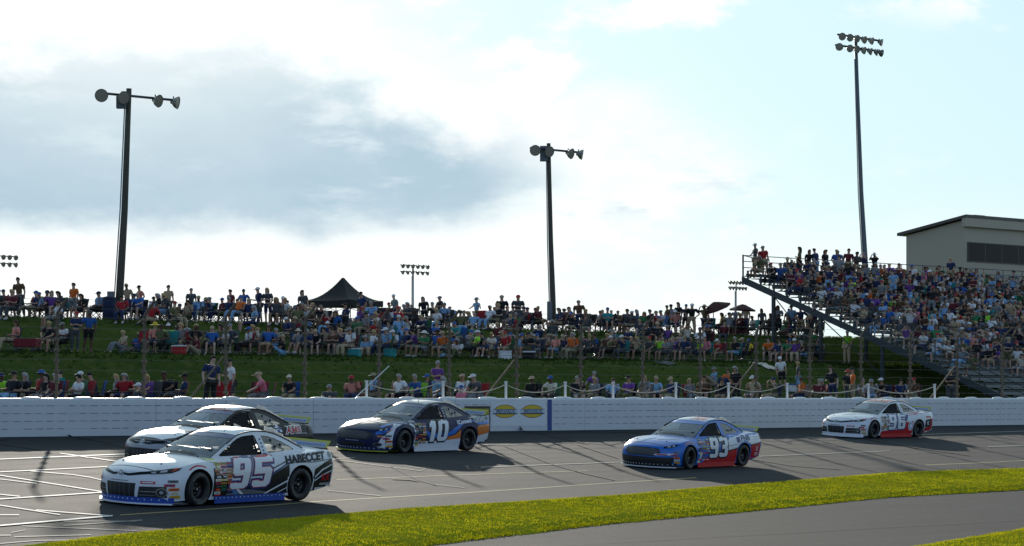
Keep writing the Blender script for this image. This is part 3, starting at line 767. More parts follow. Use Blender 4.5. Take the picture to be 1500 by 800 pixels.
def car_body_mesh(mats):
    xs = []
    for (a, *_), (b_, *_2) in zip(STATIONS, STATIONS[1:]):
        n = max(2, int((a - b_) / .075)); xs += [a + (b_ - a) * k / n for k in range(n)]
    xs.append(STATIONS[-1][0])
    secs = [(x,) + section(x) for x in xs]
    nose = []
    for amt, dx in ((.0, .055), (.35, .052), (.65, .042), (.87, .022)): 
        p, bd = section(xs[0], (.36, amt)); nose.append((xs[0] + dx, p, bd))
    tail = []
    for amt, dx in ((.90, -.02), (.6, -.035), (.3, -.04), (0, -.042)):
        p, bd = section(xs[-1], (.60, amt)); tail.append((xs[-1] + dx, p, bd))
    secs = nose + secs + tail
    N = len(secs[0][1]); b = MB(); vs = []
    full = 2 * N - 2
    for x, p, bend in secs:
        ring = [(y, z) for y, z in p] + [(-y, z) for y, z in p[-2:0:-1]]
        for y, z in ring: vs.append((x - bend * (abs(y) / .95) ** 2.4, y, z))
    fs, ms = [], []
    for i in range(len(secs) - 1):
        for j in range(full):
            a, c = i * full + j, i * full + (j + 1) % full
            fs.append((a, c, c + full, a + full))
            x = (vs[a][0] + vs[a + full][0]) / 2; y = (vs[a][1] + vs[c][1]) / 2; z = (vs[a][2] + vs[c][2]) / 2
            under = z < .13 and j not in range(NB - 1, NB + NS) and abs(y) < .86
            pit = -1.55 < x < .72 and abs(y) < .70 and z > .8
            ms.append(1 if under or pit else 0)
    b.v = vs; b.f = fs; b.m = ms
    me = b.mesh("body", mats)
    o = link("tmp_body", me)
    cuts = []
    for sx in (1, -1):
        for sy in (1, -1):
            c = MB(); c.lathe([(.366, -.24), (.366, .24)], Matrix.Translation((sx * AX, sy * .88, TYRE + .012)) @ Matrix.Rotation(R(90), 4, 'X'), 40, mi=1)
            n = 40; c.f += [tuple(range(n)), tuple(range(2 * n - 1, n - 1, -1))]; c.m += [1, 1]
            co = c.build("tmp_cut", mats); cuts.append(co)
            md = o.modifiers.new("b", 'BOOLEAN'); md.operation = 'DIFFERENCE'; md.object = co; md.solver = 'EXACT'
    bpy.context.view_layer.update()
    out = bpy.data.meshes.new_from_object(o.evaluated_get(bpy.context.evaluated_depsgraph_get()))
    for q in cuts + [o]: bpy.data.objects.remove(q)
    out.polygons.foreach_set("use_smooth", [True] * len(out.polygons)); out.set_sharp_from_angle(angle=R(32)); out.name = "body"
    return out

# greenhouse: side outline in (x, z), widths fall with height
def gy(x, z):
    w = .805 - (z - .86) * .50 - .10 * max(0, z - .86) ** 2
    return w - .05 * (abs(x + .45) / 1.35) ** 2.2
FRONT_EDGE = [(.98, .835), (.80, .925), (.60, 1.022), (.40, 1.115), (.20, 1.205), (.04, 1.268)]
ROOF_EDGE = [(.04, 1.268), (-.14, 1.308), (-.34, 1.330), (-.56, 1.336), (-.78, 1.322), (-.98, 1.285)]
REAR_EDGE = [(-.98, 1.285), (-1.16, 1.225), (-1.34, 1.150), (-1.52, 1.070), (-1.70, .995), (-1.86, .94)]
WIN_F = [(.69, .915), (.54, .992), (.36, 1.080), (.18, 1.165), (.06, 1.215), (-.06, 1.243), (-.22, 1.262), (-.40, 1.270), (-.43, 1.24), (-.47, .925), (-.44, .905), (.66, .895)]
WIN_R = [(-.60, 1.255), (-.78, 1.243), (-.95, 1.20), (-1.13, 1.13), (-1.30, 1.055), (-1.42, .995), (-1.40, .975), (-.66, .930), (-.64, .945)]
def refine(v, f, step):
    bm = bmesh.new(); vv = [bm.verts.new((x, y, 0)) for x, y in v]
    for q in f:
        try: bm.faces.new([vv[i] for i in q])
        except ValueError: pass
    xs = [c.co.x for c in bm.verts]; ys = [c.co.y for c in bm.verts]
    for ax, lo, hi in ((0, min(xs), max(xs)), (1, min(ys), max(ys))):
        k = math.floor(lo / step) + 1
        while k * step < hi:
            n = [0, 0, 0]; n[ax] = 1; co = [0, 0, 0]; co[ax] = k * step
            bmesh.ops.bisect_plane(bm, geom=bm.verts[:] + bm.edges[:] + bm.faces[:], plane_co=co, plane_no=n, dist=1e-5); k += 1
    bmesh.ops.remove_doubles(bm, verts=bm.verts[:], dist=1e-5)
    bm.verts.index_update(); V = [(c.co.x, c.co.y) for c in bm.verts]; Fc = [tuple(c.index for c in q.verts) for q in bm.faces]; bm.free()
    return V, Fc
def greenhouse(paint):
    outl = FRONT_EDGE + ROOF_EDGE[1:] + REAR_EDGE[1:] + [(-1.5, .885), (-.6, .84), (.3, .82), (.8, .80)]
    v, f = refine(*fill2d([outl, WIN_F, WIN_R]), .09)
    b = MB()
    for sy in (1, -1):
        b.add([(x, sy * gy(x, z), z) for x, z in v], f)
        b.add([(x, sy * (gy(x, z) - .03), z) for x, z in v], f, 1)                       # inner skin
        for lp in (WIN_F, WIN_R):
            n = len(lp); vs = [(x, sy * (gy(x, z) - q), z) for q in (0, .03) for x, z in lp]
            b.add(vs, [(i, (i + 1) % n, n + (i + 1) % n, n + i) for i in range(n)], 1)
    def rf(i, j):
        k = i * (len(ROOF_EDGE) - 1); q = min(int(k), len(ROOF_EDGE) - 2); t = k - q
        x = ROOF_EDGE[q][0] + (ROOF_EDGE[q + 1][0] - ROOF_EDGE[q][0]) * t; z = ROOF_EDGE[q][1] + (ROOF_EDGE[q + 1][1] - ROOF_EDGE[q][1]) * t
        w = gy(x, z); a = -1 + 2 * j
        return (x + (.06 * (1 - a * a)) * (1 - i) ** 2, a * w, z + .048 * (1 - a ** 4) * (.55 + .45 * math.sin(math.pi * i)))
    b.grid(rf, 20, 16)
    me = b.mesh("greenhouse", [paint, M_BLACK], recalc=False)
    bm = bmesh.new(); bm.from_mesh(me); bmesh.ops.remove_doubles(bm, verts=bm.verts[:], dist=1e-4)
    for fc in bm.faces:
        c = fc.calc_center_median(); out = Vector((0, c.y, c.z - .6))
        if fc.normal.dot(out) < 0: fc.normal_flip()
    bm.to_mesh(me); bm.free()
    me.polygons.foreach_set("use_smooth", [True] * len(me.polygons)); me.set_sharp_from_angle(angle=R(40))
    return me
def screen(edge, bulge, drop, lift, inset=0.0, i0=0.0, i1=1.0, nu=12, nv=16, wfrac=1.0):
    """windscreen or rear window: spans between the two edges, bulging along x"""
    def at(i):
        k = min(max(i, 0), 1) * (len(edge) - 1); q = min(int(k), len(edge) - 2); t = k - q
        return edge[q][0] + (edge[q + 1][0] - edge[q][0]) * t, edge[q][1] + (edge[q + 1][1] - edge[q][1]) * t
    def fn(i, j):
        i = i0 + (i1 - i0) * i; x, z = at(i); w = (gy(x, z) - inset) * wfrac; a = -1 + 2 * j
        return Vector((x + bulge * (1 - a * a) + lift * (1 if bulge > 0 else -1) * .6, a * w, z + drop * (1 - a ** 4) + lift))
    b = MB(); b.grid(fn, nu, nv); return b

M_GLASSD = bpy.data.materials.new("car_glass"); M_GLASSD.use_nodes = True
def _glass(m, tint, clear, rough=.03):
    t = NT(m.node_tree); b = m.node_tree.nodes['Principled BSDF']; b.inputs['Base Color'].default_value = c4(tint); b.inputs['Roughness'].default_value = rough
    b.inputs['IOR'].default_value = 1.5
    tr = t.node('ShaderNodeBsdfTransparent'); tr.inputs[0].default_value = (.80, .84, .85, 1); ms = t.node('ShaderNodeMixShader')
    lw = t.node('ShaderNodeLayerWeight'); lw.inputs[0].default_value = .25
    ms.inputs[0].default_value = clear
    t.l.new(b.outputs[0], ms.inputs[1]); t.l.new(tr.outputs[0], ms.inputs[2]); t.l.new(ms.outputs[0], m.node_tree.nodes['Material Output'].inputs[0])
_glass(M_GLASSD, (.17, .215, .26), .38)
M_GLASSQ = bpy.data.materials.new("quarter_glass"); M_GLASSQ.use_nodes = True; _glass(M_GLASSQ, (.26, .24, .20), .25, .12)
M_TYRE = mat("tyre_rubber", (.011, .011, .012), rough=.62, vary=.2, scale=6)
M_TYREW = mat("tyre_sidewall_mark", (.17, .17, .165), rough=.6)
M_RIM = mat("wheel_black", (.022, .022, .024), rough=.35, metal=.4)
M_CHROME = mat("bright_metal", (.55, .56, .58), rough=.25, metal=.9)
M_NET = mat("net_webbing", (.010, .010, .011), rough=.9)
M_CAGE = mat("roll_cage", (.24, .25, .26), rough=.5)
M_SUIT = mat("race_suit", (.16, .16, .18), rough=.8)
M_HELM = mat("helmet", (.45, .45, .46), rough=.25, coat=.6)
M_SPOIL = mat("spoiler_lime", (.42, .46, .05), rough=.4, trans=.25)
M_FIN = mat("clear_plastic_fin", (.62, .62, .60), rough=.35, trans=.4)
def paint(name, c): return mat("paint_" + name, c, rough=.38, coat=.45, spec=.35, vary=.10, scale=2.6)
P_WHITE = paint("white", (.66, .68, .72)); P_BLACK = mat("paint_black", (.010, .010, .012), rough=.42, coat=.18, spec=.22, vary=.03, scale=2); P_NAVY = mat("paint_navy", (.008, .014, .060), rough=.42, coat=.18, spec=.22, vary=.03, scale=2); P_BLUE = paint("blue", (.008, .13, .50))
P_RED = paint("red", (.46, .006, .012)); P_ORANGE = paint("orange", (.62, .17, .02)); P_LIME = paint("lime", (.36, .42, .02)); P_GREY = paint("grey", (.13, .14, .15)); P_SKY = paint("sky_blue", (.05, .16, .42))
P_YELLOW = paint("yellow", (.55, .40, .02)); P_GREEN = paint("green", (.02, .20, .06)); P_PURPLE = paint("purple", (.12, .03, .16)); P_SILVER = paint("silver", (.30, .32, .35)); P_DBLUE = paint("deep_blue", (.008, .03, .16))
P_SKIRT = paint("skirt_blue", (.008, .055, .30))
STICK = [P_WHITE, P_RED, P_BLACK, P_YELLOW, P_DBLUE, P_GREEN, P_ORANGE, P_GREY]

def wheel_meshes():
    rot = Matrix.Rotation(R(-90), 4, 'X')          # lathe axis to +y (outer face at +)
    t = MB(); t.lathe([(.215, -.14), (.25, -.148), (.31, -.150), (.335, -.135), (.345, -.11), (.345, .11), (.335, .135), (.312, .150), (.262, .150), (.226, .140), (.215, .125)], rot, 48)
    w = MB()
    for k in range(2):
        a0 = math.pi * k + .35
        for q in range(9):
            a = a0 + q * .135; vs = []
            for r in (.272, .297):
                for da in (-.045, .045): vs.append(rot @ Vector((r * math.cos(a + da), r * math.sin(a + da), .1535)))
            w.add(vs, [(0, 1, 3, 2)])
    r = MB(); r.lathe([(.222, .130), (.226, .118), (.205, .105), (.195, .06), (.19, .02), (.17, .005), (.145, .0), (.115, .02), (.085, .045), (.075, .060), (.068, .064), (.066, .02), (.0, .02)], rot, 40)
    h = MB()
    for k in range(5):
        a = 2 * math.pi * k / 5; h.tube([rot @ Vector((.098 * math.cos(a), .098 * math.sin(a), .02)), rot @ Vector((.098 * math.cos(a), .098 * math.sin(a), .062))], .013, 6)
    h.tube([rot @ Vector((0, 0, .015)), rot @ Vector((0, 0, .075))], .030, 12)
    d = MB()
    for k in range(10):
        a = 2 * math.pi * (k + .5) / 10; c = Vector((.158 * math.cos(a), .158 * math.sin(a), .0165))
        d.add([rot @ (c + Vector((.018 * math.cos(q * math.pi / 4), .018 * math.sin(q * math.pi / 4), 0))) for q in range(8)], [tuple(range(8))])
    return (t.mesh("tyre", M_TYRE, sharp=50), w.mesh("sidewall_mark", M_TYREW), r.mesh("rim", M_RIM, sharp=40), h.mesh("hub", M_STEEL, sharp=40), d.mesh("rim_holes", M_BLACK))
WM = wheel_meshes()
BODY = car_body_mesh([P_WHITE, M_BLACK])
GREEN = greenhouse(P_WHITE)

class Caster:
    def __init__(s):
        v = [q.co.copy() for q in BODY.vertices]; f = [tuple(p.vertices) for p in BODY.polygons]; n = len(v)
        v += [q.co.copy() for q in GREEN.vertices]; f += [tuple(i + n for i in p.vertices) for p in GREEN.polygons]
        for e_, bl, dr in ((FRONT_EDGE, .16, .02), (REAR_EDGE, -.10, .02)):
            sb = screen(e_, bl, dr, 0); n = len(v); v += [Vector(q) for q in sb.v]; f += [tuple(i + n for i in p) for p in sb.f]
        s.t = BVHTree.FromPolygons(v, f)
    def hit(s, o, d): return s.t.ray_cast(Vector(o), Vector(d))
CAST = Caster()
DIRS = {'left': (lambda a, h: (a, 3, h), (0, -1, 0)), 'right': (lambda a, h: (a, -3, h), (0, 1, 0)), 'front': (lambda a, h: (4, a, h), (-1, 0, 0)),
        'top': (lambda a, h: (a, h, 3), (0, 0, -1)), 'corner': (lambda a, h: (3 - a * A45, 3 + a * A45, h), (-A45, -A45, 0))}
def decal(name, shapes, way, m, parent, off=.004, step=.06, jump=.20):
    """paint or vinyl laid on the body: flat shapes cast onto the car's surface and lifted off it by a few millimetres"""
    fn, dr = DIRS[way]; dr = Vector(dr); b = MB()
    for v, f, mi in shapes:
        V, Fc = refine(v, f, step); pos = []
        for a, h in V:
            loc, nrm, _, _ = CAST.hit(fn(a, h), dr)
            if loc is None: pos.append(None); continue
            if nrm.dot(dr) > 0: nrm = -nrm
            pos.append((loc + nrm * off, nrm))
        ok = []
        for fc in Fc:
            ps = [pos[i] for i in fc]
            if any(p is None for p in ps): continue
            dp = [p[0].dot(dr) for p in ps]
            if max(dp) - min(dp) > jump: continue
            if any(p[1].dot(-dr) < .05 for p in ps): continue
            ok.append(fc)
        used = sorted({i for fc in ok for i in fc}); ix = {u: k for k, u in enumerate(used)}
        b.add([pos[i][0] for i in used], [tuple(ix[i] for i in fc) for fc in ok], mi)
    if not b.f: return None
    return b.build(name, m, parent, smooth=True, recalc=False)
def poly(pts, mi=0):
    v, f = fill2d([pts]); return (v, f, mi)
def slab(x0, z0, x1, z1, sk=0.0, mi=0):
    """parallelogram"""
    return ([(x0, z0), (x1, z0), (x1 + sk, z1), (x0 + sk, z1)], [(0, 1, 2, 3)], mi)
def disc(x, z, rx, rz, mi=0, n=20): return ([(x + rx * math.cos(6.2832 * k / n), z + rz * math.sin(6.2832 * k / n)) for k in range(n)], [tuple(range(n))], mi)
def words2(txt, x, z, size, offset=.004, shear=0.0, sx=1.0, flip=True, slope=0.0, mi=0):
    v, f = text2d(txt, size, offset, shear, sx); k = -1 if flip else 1
    return ([(x + k * a, z + b_ + slope * a) for a, b_ in v], f, mi)
GLYPH = {
 '9': ([(.15, 0), (.85, 0), (1, .15), (1, 1.45), (.85, 1.6), (.15, 1.6), (0, 1.45), (0, .84), (.15, .69), (.63, .69), (.63, .3), (.37, .3), (.37, .33), (0, .33), (0, .15)], [(.37, .97), (.63, .97), (.63, 1.3), (.37, 1.3)]),
 '5': ([(.15, 0), (.85, 0), (1, .15), (1, .87), (.85, 1.02), (.37, 1.02), (.37, 1.28), (1, 1.28), (1, 1.6), (0, 1.6), (0, .70), (.63, .70), (.63, .3), (.37, .3), (.37, .36), (0, .36), (0, .15)],),
 '6': ([(.85, 1.6), (.15, 1.6), (0, 1.45), (0, .15), (.15, 0), (.85, 0), (1, .15), (1, .76), (.85, .91), (.37, .91), (.37, 1.3), (.63, 1.3), (.63, 1.27), (1, 1.27), (1, 1.45)], [(.63, .63), (.37, .63), (.37, .3), (.63, .3)]),
 '3': ([(.15, 0), (.85, 0), (1, .15), (1, .68), (.9, .8), (1, .92), (1, 1.45), (.85, 1.6), (.15, 1.6), (0, 1.45), (0, 1.24), (.37, 1.24), (.37, 1.3), (.63, 1.3), (.63, .96), (.3, .96), (.3, .64), (.63, .64), (.63, .3), (.37, .3), (.37, .36), (0, .36), (0, .15)],),
 '1': ([(.2, 0), (.62, 0), (.62, 1.6), (.30, 1.6), (0, 1.36), (0, 1.08), (.2, 1.16)],),
 '0': ([(.18, 0), (.82, 0), (1, .2), (1, 1.4), (.82, 1.6), (.18, 1.6), (0, 1.4), (0, .2)], [(.36, .3), (.64, .3), (.64, 1.3), (.36, 1.3)])}
def grow(loop, o):
    """the loop moved outward by o (mitred)"""
    n = len(loop); ar = sum(loop[i][0] * loop[(i + 1) % n][1] - loop[(i + 1) % n][0] * loop[i][1] for i in range(n)); sg = 1 if ar > 0 else -1; out = []
    for i in range(n):
        p, q, r = Vector(loop[i - 1]), Vector(loop[i]), Vector(loop[(i + 1) % n]); a = (q - p).normalized(); b_ = (r - q).normalized()
        na = Vector((a.y, -a.x)) * sg; nb = Vector((b_.y, -b_.x)) * sg; m = (na + nb); m = m / max(m.dot(na), .35); out.append((q.x + m.x * o, q.y + m.y * o))
    return out
def number(digits, x0, z0, w, h, gap, slant, off=0.0, mi=0, flip=True, shift=(0, 0)):
    """racing numerals; x0 is the first numeral's left lower corner as read"""
    out = []; cx = 0
    for dg in digits:
        ww = w * (.66 if dg == '1' else 1)
        loops = [[(a * w, b_ / 1.6 * h) for a, b_ in lp] for lp in GLYPH[dg]]
        if off: loops = [grow(lp, off if q == 0 else -off) for q, lp in enumerate(loops)]
        v, f = fill2d(loops)
        k = -1 if flip else 1
        out.append(([(x0 + k * (cx + a + slant * b_ + shift[0]), z0 + b_ + shift[1] + .03 * (cx + a)) for a, b_ in v], f, mi)); cx += ww + gap
    return out
def stickers(rng, x0, x1, z0, z1, rows, cols, sk=0.0):
    """the block of small sponsor stickers behind the front wheel"""
    out = []
    for r in range(rows):
        for c in range(cols):
            if rng.random() < .1: continue
            w = (x1 - x0) / cols; h = (z1 - z0) / rows
            cx = x0 + w * (c + .5) + sk * r + rng.uniform(-.012, .012); cz = z0 + h * (r + .5)
            hw = w * rng.uniform(.34, .60); hh = h * rng.uniform(.28, .46); bg = rng.randrange(8); fg = rng.choice([q for q in range(8) if q != bg])
            out.append((slab(cx - hw, cz - hh, cx + hw, cz + hh, 0, bg), slab(cx - hw * .78, cz - hh * .42, cx + hw * .7, cz + hh * .42, -.006, fg)))
    return out

def make_car(name, label, spec):
    e = tag(empty(name), label, "race car", "race cars on the track")
    def share(nm, me, parent=e, loc=None, mats=None):
        o = link(nm, me, parent, loc)
        for k, m_ in (mats or {}).items():
            o.material_slots[k].link = 'OBJECT'; o.material_slots[k].material = m_
        return o
    body = share("body", BODY, mats={0: spec['base']})
    if spec.get('hood'):
        pass
    gh_ = share("greenhouse", GREEN, mats={0: spec.get('pillar', spec['base'])})
    # glass
    ws = screen(FRONT_EDGE, .16, .02, 0, .02).build("windshield", M_GLASSD, e, smooth=True)
    screen(FRONT_EDGE, .16, .02, .004, .02, .80, 1.0, 4).build("sun_strip", spec.get('strip', P_DBLUE), ws, smooth=True)
    screen(REAR_EDGE, -.10, .02, 0, .02).build("rear_window", M_GLASSD, e, smooth=True)
    for sy in (1, -1):
        v, f = refine(*fill2d([WIN_R]), .1)
        b = MB(); b.add([(x, sy * (gy(x, z) - .012), z) for x, z in v], f); q = b.build("quarter_window", M_GLASSQ, e, smooth=True)
        for cx, cz in spec.get('ducts', ((-.80, 1.15), (-.86, 1.03), (-1.03, 1.06))):
            b = MB(); mt = Matrix.Translation((cx, sy * (gy(cx, cz) - .004), cz)) @ Matrix.Rotation(R(-90 * sy), 4, 'X')
            b.lathe([(.058, .0), (.062, .016), (.050, .020), (.046, .004)], mt, 16); b.build("duct_rim", M_FIN, q, smooth=True)
            b = MB(); b.lathe([(.047, .010), (.02, -.03), (0, -.04)], mt, 16); b.build("duct", M_BLACK, q, smooth=True)
    # window net: crossed webbing in the driver's window
    b = MB()
    def netpt(x, z): return Vector((x, gy(x, z) - .05, z))
    for k in range(9):
        z = .925 + .038 * k; xf = min(.60 - (z - .93) * 1.9, .60); b.grid(lambda i, j: netpt(-.42 + (xf + .42) * i, z - .0145 + .029 * j), 6, 1)
    for k in range(12):
        x = -.40 + .082 * k; zt = min(1.25, 1.25 - max(0, x + .05) * .52); b.grid(lambda i, j: netpt(x - .018 + .036 * j, .90 + (zt - .90) * i), 6, 1)
    b.build("window_net", M_NET, e)
    # cabin: dark tub, seat, driver, cage
    b = MB(); b.grid(lambda i, j: Vector((.72 - 2.2 * i, -.69 + 1.38 * j, .955 + .0 * i)), 4, 4); b.build("cabin_floor", M_BLACK, e)
    b = MB(); b.box((.60, 0, .985), (.30, 1.2, .07), bev=.02); b.build("dashboard", M_BLACK, e)
    b = MB(); b.box((-.42, .32, 1.03), (.14, .46, .34), bev=.05); b.box((-.36, .16, 1.10), (.24, .07, .20), bev=.03); b.box((-.36, .50, 1.10), (.24, .07, .20), bev=.03); b.build("seat", M_BLACK, e)
    b = MB()
    for sy in (1, -1):
        b.tube([(.66, sy * .62, .96), (.30, sy * .56, 1.13), (.02, sy * .50, 1.245), (-.45, sy * .49, 1.285), (-.50, sy * .60, .96)], .024, 6)
        b.tube([(-.48, sy * .50, 1.26), (-1.35, sy * .52, .97)], .022, 6)
    b.tube([(.02, -.50, 1.245), (.02, .50, 1.245)], .022, 6); b.tube([(-.45, -.49, 1.285), (-.45, .49, 1.285)], .022, 6); b.tube([(-.47, -.5, 1.25), (-.5, .55, .97)], .02, 6)
    b.tube([(.02, -.1, 1.245), (.55, -.1, .98)], .018, 6); b.build("roll_cage", M_CAGE, e, smooth=True)
    b = MB(); 
    b.lathe([(.0, -.15), (.075, -.145), (.115, -.10), (.132, -.02), (.13, .05), (.105, .11), (.06, .14), (0, .15)], Matrix.Translation((-.22, .32, 1.12)), 16); hm = b.build("driver_helmet", spec.get('helmet', M_HELM), e, smooth=True)
    b = MB(); b.lathe([(.134, -.035), (.137, .0), (.134, .04)], Matrix.Translation((-.218, .32, 1.12)), 16); b.build("visor", M_DGLASS, hm, smooth=True)
    b = MB(); b.grid(lambda i, j: Vector((-.34 + .26 * i, .32 + (.06 + .16 * math.sin(math.pi * min(1, .35 + i * .65))) * math.cos(math.pi * j), .955 + (.06 + .02 * i) * math.sin(math.pi * j))), 4, 8); b.build("driver_suit", M_SUIT, e, smooth=True)
    # trims
    for sy in (1, -1):
        b = MB(); b.tube([(x, sy * (gy(x, z) + .004), z + .006) for x, z in FRONT_EDGE[3:] + ROOF_EDGE[1:] + REAR_EDGE[1:5]], .012, 6); b.build("roof_rail", M_BLACK, e, smooth=True)
        b = MB(); w = .40
        pts = [(-.92, 1.345), (-1.16, 1.255), (-1.40, 1.155), (-1.64, 1.05), (-1.80, .985)]
        for (xa, za), (xb, zb) in zip(pts, pts[1:]):
            b.add([(xa, sy * w, za), (xb, sy * (w + .05), zb), (xb, sy * (w + .05), zb + .10), (xa, sy * w, za + .075)], [(0, 1, 2, 3)]); b.add([(xa, sy * w - .012, za), (xb, sy * (w + .05) - .012, zb), (xb, sy * (w + .05) - .012, zb + .10), (xa, sy * w - .012, za + .075)], [(0, 1, 2, 3)])
        b.build("rear_fin", M_FIN, e)
    b = MB(); b.tube([(.10, .30, 1.32), (.06, .30, 1.52)], .006, 5); b.build("antenna", M_BLACK, e)
    # spoiler
    b = MB(); sp = lambda a, t: Vector((-2.28 - .13 * t - .10 * (1 - abs(a)) ** .5 * .4, .80 * a, .975 + .15 * t))
    b.grid(lambda i, j: sp(-1 + 2 * i, j), 16, 2); b.grid(lambda i, j: sp(-1 + 2 * i, j) + Vector((-.014, 0, 0)), 16, 2); so_ = b.build("spoiler", M_SPOIL, e, smooth=True)
    b = MB(); b.grid(lambda i, j: sp(-.93 + 1.86 * i, .10 + .66 * j) + Vector((.006, 0, 0)), 12, 1); b.build("spoiler_panel", P_SILVER, so_)
    b = MB(); rr = random.Random(hash(name) % 97 if False else len(label))
    a = -.84
    while a < .82:
        w_ = rr.uniform(.05, .10); b.grid(lambda i, j: sp(a + w_ * i,   .28 + .30 * j) + Vector((.010, 0, 0)), 1, 1); a += w_ + .03
    b.build("spoiler_lettering", P_SKY, so_)
    b = MB(); b.box((-2.29, 0, .978), (.06, 1.62, .022)); b.build("spoiler_base", M_BLACK, so_)
    # splitter and skirts
    b = MB()
    def splt(i, j):
        a = -1 + 2 * j; y = .945 * a; x = 2.50 - .50 * abs(a) ** 2.4 + .075 - i * .5
        return x, y
    b.grid(lambda i, j: Vector((*splt(i, j), .066)), 2, 28); b.grid(lambda i, j: Vector((*splt(i, j), .040)), 2, 28)
    b.grid(lambda i, j: Vector((splt(0, j)[0], splt(0, j)[1], .040 + .026 * i)), 1, 28); b.build("splitter", spec.get('splitter', P_WHITE), e)
    b = MB(); b.grid(lambda i, j: Vector((splt(0, j)[0] - .05, splt(0, j)[1] * .992, .0665 + .104 * i)), 1, 28); b.build("valance", spec.get('valance', P_BLUE), e, smooth=True)
    b = MB()
    for k in range(17):
        q = splt(0, .04 + .92 * k / 16); b.lathe([(.0, .010), (.010, .006), (.013, 0)], Matrix.Translation((q[0] - .048, q[1] * .995, .128)) @ Matrix.Rotation(R(90), 4, 'Y'), 8)
    b.build("valance_studs", P_WHITE, e)
    for sy in (1, -1):
        b = MB(); b.grid(lambda i, j: Vector((.965 - 1.93 * i, sy * (.945 + .004), .030 + .135 * j)), 8, 1); b.grid(lambda i, j: Vector((.965 - 1.93 * i, sy * (.930), .030 + .135 * j)), 8, 1); b.build("side_skirt", spec.get('skirt', spec['base']), e)
        b = MB()
        for k in range(18): b.lathe([(0, .008), (.009, .005), (.011, 0)], Matrix.Translation((.93 - 1.86 * k / 17, sy * .949, .132)) @ Matrix.Rotation(R(-90 * sy), 4, 'X'), 6)
        b.build("skirt_rivets", spec.get('rivet', P_WHITE), e)
    # wheels
    for sx in (1, -1):
        for sy in (1, -1):
            w = empty("wheel", (sx * AX, sy * .835, TYRE), (0, R(37 * sx + 20 * sy), (0 if sy > 0 else math.pi) + (R(spec.get('steer', 5)) if sx > 0 else 0)), e); w.scale = (TYRE / .345, .95, TYRE / .345)
            for nm, me in zip(("tyre", "sidewall_mark", "rim", "hub", "rim_holes"), WM): link(nm, me, w)
    # liveries
    for nm, shapes, way, m_, off in spec['decals']:
        shapes = shapes if isinstance(shapes, list) else [shapes]
        decal(nm, shapes, way, m_, e, off)
    rng = random.Random(spec['seed'])
    st = stickers(rng, *spec['stick'])
    decal("sponsor_stickers", [a for a, _ in st], 'left', STICK, e, .012); decal("sticker_print", [b_ for _, b_ in st], 'left', STICK, e, .015)
    cs = [(-.86, .40, 1), (-.80, .47, 7), (-.78, .325, 6), (-.77, .255, 0), (-.76, .185, 3)]
    decal("corner_stickers", [slab(w_ - .10, z_ - .026, w_ + .095, z_ + .026, 0, c_) for w_, z_, c_ in cs], 'corner', STICK, e, .012)
    decal("corner_print", [slab(w_ - .07, z_ - .010, w_ + .06, z_ + .010, 0, (c_ + 3) % 8) for w_, z_, c_ in cs], 'corner', STICK, e, .015)
    b = MB()                                     # hood pins and cowl
    for y in (-.5, .5):
        for x in (1.95, 1.0): b.lathe([(0, .022), (.014, .018), (.02, 0)], Matrix.Translation((x, y, CAST.hit((x, y, 3), (0, 0, -1))[0].z)), 8)
    b.build("hood_pins", M_BLACK, e)
    decal("cowl_vent", [slab(.93, -.42, 1.01, .42)], 'top', M_BLACK, e, .004)
    decal("hood_seam", [poly([(2.22, -.60), (2.24, -.60), (1.0, -.735), (.985, -.735)]), poly([(2.22, .60), (2.24, .60), (1.0, .735), (.985, .735)]), poly([(2.22, -.60), (2.24, -.60), (2.30, -.3), (2.31, 0), (2.30, .3), (2.24, .60), (2.22, .60), (2.28, .3), (2.29, 0), (2.28, -.3)])], 'top', M_BLACK, e, .003)
    return e

